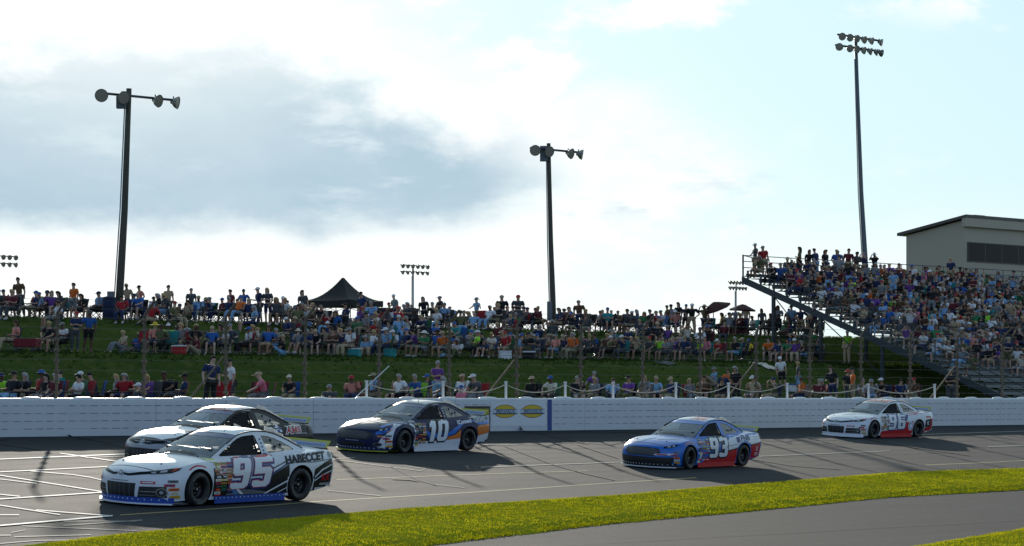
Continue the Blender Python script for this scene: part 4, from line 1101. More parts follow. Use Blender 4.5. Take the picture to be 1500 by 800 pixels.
# front ends
def camry_front(trim=P_WHITE):
    out = []
    for sy in (1, -1):
        m_ = lambda pts: poly([(sy * y, z) for y, z in pts])
        out += [("headlight_band", [m_([(.03, .565), (.20, .545), (.42, .575), (.62, .60), (.62, .655), (.40, .625), (.20, .59), (.06, .60)])], 'front', M_DGLASS, .004),
                ("side_duct", [m_([(.40, .17), (.86, .17), (.86, .375), (.44, .365)])], 'front', M_BLACK, .004),
                ("duct_trim", [m_([(.44, .265), (.72, .27), (.72, .285), (.445, .28)]), m_([(.41, .20), (.70, .20), (.70, .215), (.415, .215)])], 'front', M_CHROME, .008),
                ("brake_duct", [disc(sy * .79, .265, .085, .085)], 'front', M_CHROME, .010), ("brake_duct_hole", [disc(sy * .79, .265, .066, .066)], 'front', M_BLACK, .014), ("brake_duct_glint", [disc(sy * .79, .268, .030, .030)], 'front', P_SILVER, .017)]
    out += [("headlight", [poly([(-1.22, .595), (-1.0, .605), (-.82, .625), (-.70, .665), (-.64, .715), (-.80, .70), (-1.0, .672), (-1.22, .645)])], 'corner', M_DGLASS, .006),
            ("headlight_lens", [poly([(-1.05, .620), (-.92, .632), (-.90, .668), (-1.02, .655)]), poly([(-1.20, .605), (-1.12, .608), (-1.11, .638), (-1.2, .632)])], 'corner', P_SILVER, .010),
            ("headlight_marker", [poly([(-.84, .640), (-.74, .670), (-.67, .710), (-.79, .695)])], 'corner', paint("amber", (.42, .05, .012)), .010),
            ("headlight_edge", [poly([(-1.22, .586), (-1.0, .596), (-.82, .616), (-.80, .624), (-1.0, .604), (-1.22, .594)])], 'corner', P_SILVER, .009),
            ("lower_grille", [poly([(-.34, .155), (.34, .155), (.37, .42), (-.37, .42)])], 'front', M_BLACK, .004),
            ("grille_bars", [slab(-.005 + y, .16, .005 + y, .41) for y in (-.24, -.12, 0, .12, .24)], 'front', P_GREY, .007),
            ("emblem", [disc(0, .585, .075, .062)], 'front', M_CHROME, .010), ("emblem_ring", [disc(0, .585, .058, .046)], 'front', P_GREY, .013), ("emblem_bar", [disc(0, .597, .045, .014), slab(-.008, .55, .008, .61)], 'front', M_CHROME, .016),
            ("nose_sticker", [slab(.46, .415, .70, .465)], 'front', P_RED, .008), ("nose_sticker_print", [slab(.49, .432, .67, .450)], 'front', P_WHITE, .011), ("nose_sticker", [slab(-.78, .43, -.62, .48)], 'front', P_RED, .008),
            ("nose_script", [slab(-.25, .448, .20, .462, .02)], 'front', P_GREY, .008)]
    return out
def fusion_front(lower_full=False):
    hexa = [(-.47, .36), (.47, .36), (.60, .47), (.52, .575), (.25, .60), (-.25, .60), (-.52, .575), (-.60, .47)]
    out = [("grille", [poly(hexa)], 'front', M_BLACK, .004), ("grille_slats", [slab(-.53 + .03 * abs(k - 3), .40 + .027 * k, .53 - .03 * abs(k - 3), .408 + .027 * k) for k in range(7)], 'front', P_GREY, .008),
           ("headlight", [poly([(-1.16, .585), (-.98, .60), (-.80, .635), (-.70, .69), (-.84, .685), (-1.02, .650), (-1.16, .625)])], 'corner', M_DGLASS, .006),
           ("headlight_lens", [poly([(-1.06, .602), (-.97, .612), (-.95, .645), (-1.04, .634)]), poly([(-.90, .625), (-.83, .64), (-.81, .672), (-.89, .658)])], 'corner', P_SILVER, .010)]
    out += [("headlight", [poly([(-y, z) for y, z in [(.55, .60), (.78, .61), (.84, .66), (.60, .64)]])], 'front', M_DGLASS, .006)]
    return out
def on_left(nm, pts, m_, off=.004): return (nm, [poly(p) for p in (pts if isinstance(pts[0], list) else [pts])], 'left', m_, off)

def num_decals(digits, x0, z0, w, h, gap, slant, fill, edge, edge2=None):
    out = []
    for way, fl, xx in (('left', True, x0), ('right', False, -x0 + (x0 - 0) * 2 - (w * 2 + gap))):
        if edge2: out.append(("number_shadow", number(digits, xx, z0, w, h, gap, slant, .045, flip=fl), way, edge2, .007))
        out.append(("number_outline", number(digits, xx, z0, w, h, gap, slant, .013, flip=fl), way, edge, .010))
        out.append(("number", number(digits, xx, z0, w, h, gap, slant, 0, flip=fl), way, fill, .013))
    return out
def roof_mark(x0, y0, x1, y1, m_): return ("roof_panel", [slab(x0, y0, x1, y1)], 'top', m_, .004)
def arch_line(sx, m_): 
    return ("arch_stripe", [poly([(sx * AX + (r) * math.cos(a), TYRE + .012 + r * math.sin(a)) for r, an in ((.435, (115, 100, 85, 70, 55)), (.41, (55, 70, 85, 100, 115))) for a in [R(q) for q in an]])], 'left', m_, .006)

car95 = dict(base=P_WHITE, seed=95, splitter=P_WHITE, valance=P_SKIRT, skirt=P_SKIRT, stick=(.50, .98, .20, .80, 10, 3, .0), decals=
    camry_front() + [
    on_left("lower_black", [(1.02, .165), (1.02, .70), (.92, .66), (.74, .52), (.40, .40), (.0, .38), (-.45, .47), (-.80, .61), (-1.06, .72), (-1.06, .165)], P_BLACK),
    on_left("lower_black", [(-1.74, .17), (-1.78, .60), (-2.1, .73), (-2.44, .82), (-2.50, .82), (-2.50, .17)], P_BLACK),
    on_left("blue_edge", [(-.40, .455), (-.80, .615), (-1.06, .735), (-1.06, .765), (-.80, .65), (-.40, .49)], P_DBLUE, .007),
    on_left("black_pinstripe", [[(-.50, .60), (-1.10, .80), (-1.10, .815), (-.50, .625)], [(-.95, .70), (-1.2, .742), (-1.75, .735), (-2.35, .785), (-2.35, .797), (-1.75, .749), (-1.2, .757), (-.95, .715)]], P_BLACK, .007),
    on_left("grey_flash", [(.65, .18), (.60, .27), (.05, .27), (-.45, .215), (-.40, .18)], P_GREY, .007),
    on_left("blue_flash", [[(.42, .19), (.30, .19), (.45, .28), (.56, .28)]], P_SKY, .010), on_left("white_flash", [[(.26, .185), (.17, .185), (.33, .29), (.41, .29)], [(-.38, .175), (-.46, .175), (-1.05, .395), (-1.05, .43)], [(-.75, .18), (-.80, .18), (-1.05, .275), (-1.05, .295)]], P_WHITE, .010),
    on_left("white_flash", [[(-1.80, .47), (-2.0, .60), (-2.44, .72), (-2.44, .70), (-2.02, .57), (-1.80, .43)], [(-1.80, .39), (-2.05, .50), (-2.46, .60), (-2.46, .585), (-2.05, .475), (-1.80, .36)]], P_WHITE, .008),
    on_left("green_flash", [[(-2.30, .56), (-2.46, .60), (-2.48, .74), (-2.36, .72)]], P_GREEN, .011),
    ("quarter_sticker", [words2("KX", -2.13, .43, .17, .006, .1, 1.1)], 'left', P_RED, .013), ("quarter_sticker", [slab(-2.32, .285, -1.98, .325, 0)], 'left', P_SILVER, .011),
    ("quarter_lettering", [words2("HABECCET", -1.53, .818, .195, .010, .12, 1.16, slope=.06)], 'left', P_BLACK, .010),
    ("door_flag", [slab(.80, .175, .96, .235)], 'left', P_RED, .010), arch_line(1, P_RED),
    ("roof_name", [words2("DRIVER", 0, 0, .01)], 'left', P_DBLUE, .009),
    ("tail_light", [poly([(-2.44, .76), (-2.50, .77), (-2.50, .90), (-2.45, .90)])], 'left', P_RED, .010), ("fuel_cap", [disc(-2.28, .87, .05, .06)], 'left', P_GREY, .012),
    ("window_sticker", [slab(.86, .80, 1.06, .86)], 'left', P_LIME, .008), ("pillar_marks", [slab(-.56, z, -.52, z + .035) for z in (.96, 1.03, 1.10, 1.17)], 'left', P_DBLUE, .005),
    ] + num_decals("95", .60, .285, .49, .575, .11, .30, P_WHITE, P_RED, P_DBLUE))
car95['decals'] = [d for d in car95['decals'] if d[0] != 'roof_name']

carX = dict(base=P_BLACK, seed=12, splitter=P_WHITE, valance=P_SILVER, strip=P_DBLUE, stick=(.50, .98, .20, .80, 9, 3, .0), decals=
    camry_front() + [
    ("hood_white", [poly([(2.32, -.45), (2.34, 0), (2.32, .45), (2.05, .62), (1.05, .76), (1.02, -.76), (2.05, -.62)])], 'top', P_WHITE, .005), ("roof_white", [slab(-.95, -.50, .02, .50)], 'top', P_WHITE, .004),
    ("roof_red", [slab(-.02, -.52, .07, .52)], 'top', P_RED, .007), ("nose_silver", [poly([(-.90, .45), (.90, .45), (.90, .66), (-.90, .66)])], 'front', P_SILVER, .003), ("hood_flash", [poly([(1.9, .20), (1.1, .56), (1.1, .66), (1.95, .32)])], 'top', P_RED, .008),
    ("quarter_lettering", [words2("AMS", -1.62, .835, .20, .006, .15, 1.35, slope=.04)], 'left', P_RED, .014), ("quarter_lettering_edge", [words2("AMS", -1.62, .835, .20, .024, .15, 1.35, slope=.04)], 'left', P_WHITE, .010),
    ("checkered_flag", [slab(-.86 - .075 * c, .80 + .055 * r, -.86 - .075 * (c + 1), .80 + .055 * (r + 1), 0) for r in range(3) for c in range(5) if (r + c) % 2 == 0], 'left', P_WHITE, .010),
    ("checkered_flag_dark", [slab(-.86 - .075 * c, .80 + .055 * r, -.86 - .075 * (c + 1), .80 + .055 * (r + 1), 0) for r in range(3) for c in range(5) if (r + c) % 2], 'left', P_DBLUE, .010),
    ("name_strip", [slab(-.50, 1.292, -.05, 1.318)], 'left', P_SILVER, .006), ("quarter_script", [slab(-2.1, .755, -1.7, .775)], 'left', P_SILVER, .010), ("fuel_cap", [disc(-2.22, .85, .055, .075)], 'left', M_BLACK, .012),
    ] + num_decals("12"[:1] + "0", .45, .32, .42, .56, .08, .2, P_WHITE, P_RED))
carX['decals'] = [d for d in carX['decals'] if not d[0].startswith('number')]

car10 = dict(base=P_NAVY, seed=10, splitter=P_LIME, valance=P_NAVY, skirt=P_WHITE, rivet=P_GREY, strip=P_DBLUE, stick=(.48, .98, .24, .80, 10, 3, .0), decals=
    fusion_front() + [
    on_left("lower_white", [[(1.0, .165), (1.0, .33), (.2, .30), (-.4, .32), (-1.02, .36), (-1.02, .165)], [(-1.78, .17), (-1.80, .42), (-2.50, .52), (-2.50, .17)]], P_WHITE),
    on_left("orange_swoosh", [[(.1, .305), (-.4, .325), (-1.02, .365), (-1.02, .62), (-.80, .47), (-.45, .40), (.0, .37)], [(-1.80, .425), (-2.50, .525), (-2.50, .76), (-2.1, .73), (-1.85, .72), (-1.72, .66)]], P_ORANGE, .006),
    on_left("blue_swoosh", [[(.55, .62), (.35, .40), (-.05, .39), (-.45, .42), (-.78, .50), (-.98, .66), (-1.2, .80), (-1.6, .82), (-1.80, .735), (-2.1, .745), (-2.50, .775), (-2.50, .87), (-1.9, .85), (-1.3, .86), (-.9, .72), (-.55, .56), (-.2, .50), (.2, .52)]], P_BLUE, .007),
    ("fender_white", [poly([(-1.05, .115), (-.70, .115), (-.66, .50), (-.60, .66), (-.72, .62), (-.86, .52), (-1.0, .40), (-1.12, .20)])], 'corner', P_WHITE, .005),
    ("fender_blue", [poly([(-1.15, .50), (-.95, .53), (-.76, .62), (-.62, .69), (-.66, .72), (-.85, .68), (-1.15, .60)])], 'corner', P_BLUE, .004), ("fender_orange", [poly([(-1.10, .44), (-.95, .44), (-.93, .475), (-1.12, .475)]), poly([(-.86, .55), (-.66, .665), (-.64, .69), (-.84, .585)])], 'corner', P_ORANGE, .009),
    on_left("fender_white", [(1.85, .60), (1.70, .70), (1.45, .79), (1.2, .79), (1.02, .70), (.98, .5), (1.0, .33), (.96, .33), (.92, .55), (.98, .76), (1.2, .84), (1.5, .83), (1.75, .75), (1.90, .66)], P_WHITE, .006),
    ("brake_duct", [disc(.72, .235, .10, .055)], 'front', P_GREY, .010), ("brake_duct_hole", [disc(.72, .235, .082, .042)], 'front', M_BLACK, .013),
    ("lower_grille", [poly([(-.40, .15), (.40, .15), (.44, .27), (-.44, .27)])], 'front', M_BLACK, .006), ("nose_lettering", [slab(-.22 + .06 * k, .31, -.18 + .06 * k, .335) for k in range(8)], 'front', P_SILVER, .008),
    ("hood_flash", [poly([(2.15, -.30), (2.2, -.25), (1.45, .10), (1.40, .03)]), poly([(1.75, .05), (1.8, .50), (1.68, .50), (1.63, .05)])], 'top', P_SILVER, .006), ("hood_dark", [slab(1.1, -.30, 1.6, -.05), slab(1.1, .12, 1.55, .40)], 'top', P_BLACK, .006),
    ("hood_side_blue", [poly([(2.1, .60), (1.1, .80), (1.1, .84), (2.05, .70)])], 'top', P_BLUE, .006), ("roof_white", [slab(-.95, -.50, .03, .50)], 'top', P_SILVER, .004), 
    ("quarter_lettering", [words2("Connect", -1.22, .822, .150, .006, .05, 1.05, slope=.10)], 'left', P_WHITE, .013), ("quarter_lettering", [words2("GRMS", -1.88, .862, .19, .012, .05, 1.15, slope=.05)], 'left', P_SILVER, .013), ("quarter_badge", [disc(-.93, .80, .055, .065)], 'left', P_SILVER, .012), 
    ("name_strip", [slab(-.46, 1.290, -.12, 1.315)], 'left', P_SILVER, .006), ("window_sticker", [slab(.84, .80, 1.06, .87)], 'left', P_SILVER, .008), ("skirt_sticker", [disc(.88, .225, .055, .055)], 'left', P_YELLOW, .010), ("pillar_marks", [slab(-.56, z, -.52, z + .035) for z in (.96, 1.03, 1.10, 1.17)], 'left', P_WHITE, .005),
    ] + num_decals("10", .42, .285, .44, .58, .10, .22, P_WHITE, P_BLACK, P_BLACK))

car93 = dict(base=P_BLUE, seed=93, splitter=P_WHITE, valance=P_BLACK, skirt=P_RED, rivet=P_RED, strip=P_BLUE, ducts=((-.86, 1.04), (-1.05, 1.05)), stick=(.40, .98, .22, .84, 10, 3, .0), decals=
    fusion_front() + [
    on_left("lower_red", [[(.72, .165), (.55, .30), (.2, .33), (-.4, .43), (-1.05, .53), (-1.05, .165)], [(-1.76, .17), (-1.74, .60), (-2.50, .68), (-2.50, .17)]], P_RED),
    on_left("black_line", [[(.2, .33), (-.4, .43), (-1.05, .53), (-1.05, .56), (-.4, .46), (.2, .36)], [(-1.74, .60), (-2.50, .68), (-2.50, .705), (-1.74, .63)]], P_BLACK, .008),
    on_left("quarter_white", [[(-.45, .455), (-1.05, .558), (-1.2, .70), (-1.45, .755), (-1.70, .67), (-1.76, .628), (-2.50, .705), (-2.50, .985), (-1.75, .965), (-1.45, .93), (-1.1, .89), (-.78, .90), (-.66, .80), (-.52, .73)]], P_WHITE, .006),
    ("deck_white", [slab(-2.48, -.85, -1.85, .86)], 'top', P_WHITE, .004), on_left("quarter_line", [[(-.52, .60), (-1.1, .655), (-1.1, .668), (-.52, .615)]], P_DBLUE, .009),
    on_left("pillar_stripe", [(-1.35, 1.175), (-1.7, 1.02), (-1.75, .965), (-1.62, .985), (-1.38, 1.105)], P_WHITE, .005),
    ("lower_grille", [poly([(-.88, .14), (.88, .14), (.88, .335), (-.88, .335)])], 'front', M_BLACK, .005), ("chin_stripe", [poly([(.42, .385), (.88, .40), (.88, .445), (.46, .43)])], 'front', P_WHITE, .008), ("chin_red", [slab(.50, .398, .74, .425)], 'front', P_RED, .011),
    ("hood_flash", [poly([(2.2, -.55), (2.25, -.2), (1.6, -.05), (1.5, -.35), (1.8, -.45)]), poly([(1.9, .15), (1.5, .55), (1.3, .55), (1.62, .10)])], 'top', P_SKY, .006), ("hood_white", [poly([(2.24, -.62), (2.1, -.72), (1.0, -.80), (1.0, -.74), (2.05, -.62)])], 'top', P_WHITE, .006),
    ("roof_white", [slab(-.95, -.48, .03, .48)], 'top', P_WHITE, .004), ("roof_red", [poly([(-.05, -.1), (-.05, .42), (-.7, .30), (-.75, .05)])], 'top', P_RED, .007),
    ("quarter_lettering", [words2("FNB", -1.46, .815, .22, .006, .05, 1.15, slope=.05)], 'left', P_DBLUE, .013), ("quarter_badge", [slab(-1.02, .70, -1.18, .90, -.01)], 'left', P_DBLUE, .011), ("quarter_script", [slab(-2.3, .84, -1.9, .86), slab(-2.3, .78, -1.95, .795)], 'left', P_SILVER, .010),
    ("tail_light", [disc(-2.36, .86, .07, .09)], 'left', P_BLACK, .011), ("tail_light_ring", [disc(-2.36, .86, .085, .105)], 'left', P_RED, .008), ("bumper_mark", [words2("X", -2.12, .50, .16, .006), slab(-2.22, .36, -2.02, .39), slab(-2.2, .31, -2.04, .335)], 'left', P_WHITE, .009),
    on_left("front_white", [[(1.0, .165), (1.0, .22), (.86, .42), (.78, .42), (.88, .165)]], P_WHITE, .010), arch_line(1, P_ORANGE),
    ] + num_decals("93", .40, .285, .43, .575, .07, .06, P_WHITE, P_BLACK, P_BLACK))

car96 = dict(base=P_WHITE, seed=96, splitter=P_WHITE, valance=P_WHITE, skirt=P_RED, rivet=P_DBLUE, strip=P_SILVER, ducts=((-.83, 1.05), (-1.04, 1.05)), stick=(.46, .98, .30, .80, 9, 3, .0), decals=
    camry_front() + [
    on_left("lower_red", [[(1.0, .165), (.9, .27), (.2, .30), (-.40, .33), (-.60, .58), (-1.05, .62), (-1.05, .165)], [(-1.76, .17), (-1.76, .36), (-2.02, .38), (-2.10, .70), (-2.50, .72), (-2.50, .17)]], P_RED),
    on_left("bumper_black", [(-1.80, .38), (-2.16, .40), (-2.24, .70), (-1.84, .66)], P_BLACK, .008), ("bumper_mark", [words2("K", -2.0, .53, .2, .008)], 'left', P_WHITE, .011), 
    ("badge", [disc(-.88, .44, .15, .17)], 'left', P_WHITE, .009), ("badge_ring", [disc(-.88, .44, .11, .125)], 'left', P_SKY, .011), ("badge_core", [disc(-.88, .44, .085, .10)], 'left', P_WHITE, .013), 
    on_left("number_wing", [(-.50, .62), (-.62, .90), (-.78, .84), (-.62, .60)], P_DBLUE, .007),
    ("quarter_lettering", [slab(-.82 - .115 * k, .825 + .010 * k, -.90 - .115 * k, .905 + .010 * k, .01) for k in range(11) if k not in (5, 7)], 'left', P_RED, .011), ("quarter_script", [slab(-2.2, .74, -1.85, .80, 0)], 'left', P_RED, .010),
    ("roof_red", [poly([(.05, -.45), (.05, .48), (-.45, .50), (-.25, .1), (-.30, -.45)])], 'top', P_RED, .005), ("hood_script", [slab(1.35, -.30, 1.75, .1)], 'top', P_SILVER, .006),
    arch_line(1, P_RED), ("pillar_marks", [slab(-.56, z, -.52, z + .035) for z in (.96, 1.03, 1.10, 1.17)], 'left', P_DBLUE, .005),
    ] + num_decals("96", .52, .31, .46, .56, .11, .14, P_WHITE, P_DBLUE, P_DBLUE))

def place_car(e, front_px, rear_px, scale=1.03):
    """stand the car on the bank with its left tyres on two surveyed contact points"""
    a = ground_at(*front_px); b_ = ground_at(*rear_px)
    wb = 2 * AX * scale
    ur = (rear_px[0] - 750) / F; best = None      # heading: rear contact on the rear sight line, one wheelbase away
    for k in range(2000):
        th = R(20 + k * .03)
        p = a + Vector((math.cos(th), math.sin(th), 0)) * wb
        err = abs(p.x / p.y - ur)
        if best is None or err < best[0]: best = (err, th)
    th = best[1]
    fwd = Vector((-math.cos(th), -math.sin(th), 0)); n = (Vector((0, 0, 1)) + NV * (-BANK)).normalized()
    fwd = (fwd - n * fwd.dot(n)).normalized(); left = n.cross(fwd)
    m4 = Matrix((fwd, left, n)).transposed().to_4x4() @ Matrix.Scale(scale, 4)
    c = a - fwd * AX * scale - left * .97 * scale; c.z = gh(c.dot(NV) - WALL_D) + .004
    e.matrix_world = Matrix.Translation(c) @ m4
    return math.degrees(th)
CARS = [("white race car number 95 with black lower sides, nearest to the camera", car95, (291.5, 742), (440, 732.5), 1.075),
        ("black race car with white hood and roof, half hidden behind car number 95", carX, (301, 688), (420, 680), 1.04),
        ("navy race car number 10 with orange and blue swoosh near the white wall", car10, (592.6, 664.0), (686.5, 661.5), .99),
        ("blue race car number 93 with red lower sides and dark grille", car93, (1010.8, 687.5), (1089, 683.8), .935),
        ("white and red race car number 96, farthest back on the track", car96, (1280.7, 642.5), (1345.3, 640.2), .92)]
for lab, sp_, fp, rp_, sc in CARS:
    car = make_car("stock_car", lab, sp_); print("heading", place_car(car, fp, rp_, sc))
# ------------------------------------------------------------------ people: one posed figure of each kind, then copies
def skin_mesh(name, verts, edges, radii, m, root=0, sub=1):
    bm = bmesh.new(); sk = bm.verts.layers.skin.verify(); vs = []
    for i, (p, r) in enumerate(zip(verts, radii)):
        v = bm.verts.new(p); v[sk].radius = r if isinstance(r, tuple) else (r, r); v[sk].use_root = (i == root); vs.append(v)
    for a, b_ in edges: bm.edges.new((vs[a], vs[b_]))
    me = bpy.data.meshes.new("tmp"); bm.to_mesh(me); bm.free()
    o = link("tmp", me); md = o.modifiers.new("s", 'SKIN'); md.branch_smoothing = .4; md.use_smooth_shade = True
    if sub: s2 = o.modifiers.new("u", 'SUBSURF'); s2.levels = sub; s2.render_levels = sub
    bpy.context.view_layer.update()
    out = bpy.data.meshes.new_from_object(o.evaluated_get(bpy.context.evaluated_depsgraph_get())); bpy.data.objects.remove(o)
    out.name = name; out.materials.clear(); out.materials.append(m)
    out.polygons.foreach_set("use_smooth", [True] * len(out.polygons)); return out
J = ['pel', 'bel', 'che', 'nck', 'hd0', 'hd1', 'hd2', 'shL', 'elL', 'wrL', 'haL', 'shR', 'elR', 'wrR', 'haR', 'hiL', 'knL', 'anL', 'toL', 'hiR', 'knR', 'anR', 'toR', 'nose', 'thL', 'thR']
def pose(**k): return k
def mirror(p): return (-p[0], p[1], p[2])
def standing(aL, aR, lean=0.0, stance=.11, twist=0.0):
    d = dict(pel=(0, 0, .94), bel=(0, .01 + lean * .3, 1.10), che=(0, .0 + lean, 1.30), nck=(0, .01 + lean * 1.3, 1.46), hd0=(0, -.01 + lean * 1.4, 1.53), hd1=(0, -.02 + lean * 1.5, 1.615), hd2=(0, -.005 + lean * 1.5, 1.685),
             hiL=(-.09, 0, .90), knL=(-stance - .005, -.03, .49), anL=(-stance - .02, .03, .085), toL=(-stance - .04, -.14, .035))
    d['shL'] = (-.175, .01 + lean, 1.41); d['elL'], d['wrL'], d['haL'] = aL
    for q in ('hi', 'kn', 'an', 'to'): d[q + 'R'] = mirror(d[q + 'L'])
    d['knR'] = (d['knR'][0], d['knR'][1] + .03, .49); d['shR'] = mirror(d['shL']); d['elR'], d['wrR'], d['haR'] = [mirror(p) for p in aR]
    return d
DOWN_A = ((-.235, .04, 1.13), (-.225, -.05, .89), (-.215, -.08, .79)); HIP_A = ((-.33, .08, 1.17), (-.20, -.04, 1.00), (-.14, -.08, .98)); EYE_A = ((-.27, -.17, 1.30), (-.11, -.22, 1.55), (-.06, -.19, 1.62))
CROSS_A = ((-.235, -.04, 1.14), (-.03, -.20, 1.18), (.07, -.18, 1.20)); OUT_A = ((-.38, .0, 1.28), (-.58, -.06, 1.16), (-.67, -.08, 1.12)); UP_A = ((-.34, -.06, 1.55), (-.26, -.12, 1.80), (-.24, -.13, 1.90)); HOLD_A = ((-.24, -.03, 1.14), (-.16, -.25, 1.16), (-.12, -.33, 1.18))
def sitting(aL, aR, back=.0, z=.46, kz=.50, ky=-.43, spread=.13, az=.08, ay=-.46):
    d = dict(pel=(0, .05, z), bel=(0, .085 + back * .4, z + .16), che=(0, .10 + back, z + .37), nck=(0, .095 + back * 1.3, z + .53), hd0=(0, .07 + back * 1.3, z + .595), hd1=(0, .05 + back * 1.35, z + .68), hd2=(0, .065 + back * 1.4, z + .75),
             hiL=(-.09, .03, z + .0), knL=(-spread, ky, kz), anL=(-spread - .01, ay, az), toL=(-spread - .03, ay - .17, az - .045))
    sh = Vector((-.175, .11 + back, z + .48)); d['shL'] = tuple(sh)
    for k, a in (('L', aL), ('R', aR)):
        pts = [Vector(q) + sh for q in a]
        d['el' + k], d['wr' + k], d['ha' + k] = [tuple(q) if k == 'L' else mirror(q) for q in pts]
    for q in ('hi', 'kn', 'an', 'to', 'sh'): d[q + 'R'] = mirror(d[q + 'L'])
    return d
LAP = ((-.06, -.03, -.28), (.04, -.26, -.34), (.07, -.34, -.35)); KNEE = ((-.05, -.20, -.22), (.06, -.42, -.32), (.10, -.48, -.34)); DRINK = ((-.06, -.14, -.25), (.05, -.24, -.02), (.09, -.21, .06)); EYES = ((-.08, -.18, -.12), (.06, -.26, .12), (.11, -.22, .19))
REST = ((-.10, .03, -.27), (-.08, -.22, -.27), (-.07, -.31, -.27)); CROSS = ((-.06, -.06, -.26), (.14, -.23, -.22), (.23, -.21, -.20)); FOLD = ((-.03, -.16, -.25), (.12, -.34, -.26), (.17, -.38, -.26)); BACK = ((-.14, .10, -.26), (-.14, .20, -.45), (-.14, .21, -.50))
POSES = {'stand_plain': (standing(DOWN_A, DOWN_A), 'standing with arms down'), 'stand_hip': (standing(HIP_A, HIP_A, .0, .14), 'standing with hands on hips'), 'stand_eye': (standing(EYE_A, EYE_A, -.01), 'standing with both hands raised to the face'),
         'stand_cross': (standing(CROSS_A, CROSS_A, .01), 'standing with folded arms'), 'stand_out': (standing(OUT_A, OUT_A), 'standing with both arms held out'), 'stand_hold': (standing(HOLD_A, DOWN_A, -.02), 'standing with one forearm held forward'), 'stand_up': (standing(UP_A, DOWN_A), 'standing with one arm raised'),
         'sit_lap': (sitting(LAP, LAP, .03), 'sitting with hands in lap'), 'sit_lean': (sitting(KNEE, KNEE, -.14), 'sitting and leaning forward'), 'sit_drink': (sitting(DRINK, REST, .05), 'sitting with one hand at the chin'), 'sit_eye': (sitting(EYES, EYES, .0), 'sitting with both hands at the face'),
         'sit_rest': (sitting(REST, REST, .09, spread=.16, ky=-.42, ay=-.52), 'sitting back with arms on rests'), 'sit_cross': (sitting(CROSS, CROSS, .02), 'sitting with folded arms'),
         'low_knees': (sitting(FOLD, FOLD, -.02, z=.13, kz=.44, ky=-.40, ay=-.60, spread=.12), 'sitting low with knees drawn up'), 'low_legs': (sitting(BACK, BACK, .14, z=.13, kz=.20, ky=-.46, ay=-.92, spread=.10, az=.10), 'sitting low with legs stretched out')}
EDGES = [('pel', 'bel'), ('bel', 'che'), ('che', 'nck'), ('nck', 'hd0'), ('hd0', 'hd1'), ('hd1', 'hd2')] + [(a + s, b_ + s) for s in 'LR' for a, b_ in (('sh', 'el'), ('el', 'wr'), ('wr', 'ha'), ('hi', 'kn'), ('kn', 'an'), ('an', 'to'))] + [('che', 'shL'), ('che', 'shR'), ('pel', 'hiL'), ('pel', 'hiR')]
RAD = dict(pel=(.13, .10), bel=(.118, .092), che=(.135, .092), nck=(.066, .062), hd0=.060, hd1=(.078, .098), hd2=(.062, .075), sh=.055, el=.043, wr=.030, ha=.036, hi=.092, kn=.060, an=.042, to=.038)
def chain(d, names, edges, rad, m, nm, sub=1):
    ix = {n: i for i, n in enumerate(names)}
    return skin_mesh(nm, [d[n] for n in names], [(ix[a], ix[b_]) for a, b_ in edges], [rad[n] if n in rad else rad[n[:-1]] for n in names], m, 0, sub)
def half(a, b_, t): return tuple(a[i] + (b_[i] - a[i]) * t for i in range(3))
PROTO = {}
for key, (d, ptxt) in POSES.items():
    d = dict(d); hd = Vector(d['hd1']); up = (Vector(d['hd2']) - Vector(d['hd0'])).normalized()
    names = [n for n in J if n in d and n not in ('nose', 'thL', 'thR')]
    body = chain(d, names, EDGES, RAD, M_SKIN, "person_body", 1)
    # a nose and ears are drawn out of the head's own surface
    inv = hd
    for v in body.vertices:
        q = v.co - hd
        if q.length < .13:
            if q.y < -.055 and abs(q.x) < .022 and -.03 < q.z < .03: v.co.y -= .022
            if abs(q.x) > .055 and abs(q.y) < .03 and abs(q.z) < .04: v.co.x += .014 * (1 if q.x > 0 else -1)
    # shirt: trunk and sleeves
    ds = dict(d); 
    for s in 'LR': ds['sl' + s] = half(d['sh' + s], d['el' + s], .80)
    ds['wst'] = half(d['pel'], d['bel'], .25); ds['col'] = half(d['che'], d['nck'], .66)
    sh_n = ['wst', 'bel', 'che', 'col', 'shL', 'slL', 'shR', 'slR']
    shirt = chain(ds, sh_n, [('wst', 'bel'), ('bel', 'che'), ('che', 'col'), ('che', 'shL'), ('shL', 'slL'), ('che', 'shR'), ('shR', 'slR')], dict(wst=(.150, .125), bel=(.145, .120), che=(.172, .128), col=(.105, .085), sh=.092, sl=.074), M_CLOTH, "shirt")
    # trousers: short or long
    out = dict(body=body, shirt=shirt, head=tuple(hd), text=ptxt)
    for kind, lk, tip in (("shorts", .95, .076), ("trousers", 1.0, .058)):
        dt = dict(d); nn = ['pel', 'hiL', 'kkL', 'hiR', 'kkR']; ee = [('pel', 'hiL'), ('hiL', 'kkL'), ('pel', 'hiR'), ('hiR', 'kkR')]
        for s in 'LR': dt['kk' + s] = half(d['hi' + s], d['kn' + s], lk); dt['cu' + s] = half(d['kn' + s], d['an' + s], .93)
        if kind == "trousers": nn += ['cuL', 'cuR']; ee += [('kkL', 'cuL'), ('kkR', 'cuR')]
        out[kind] = chain(dt, nn, ee, dict(pel=(.150, .120), hi=.106, kk=.080, cu=.062), M_CLOTH, kind)
    b = MB()
    for s in 'LR':
        a, t = Vector(d['an' + s]), Vector(d['to' + s]); dr = (t - a); dr.z = min(0, dr.z * .3); dr = dr.normalized()
        b.tube([a - dr * .05 + Vector((0, 0, -.045)), a + dr * .03 + Vector((0, 0, -.028)), a + dr * .12 + Vector((0, 0, -.045)), a + dr * .21 + Vector((0, 0, -.052))], [.042, .056, .050, .036], 8)
    out['shoes'] = b.mesh("shoes", M_CLOTH, smooth=True)
    PROTO[key] = out
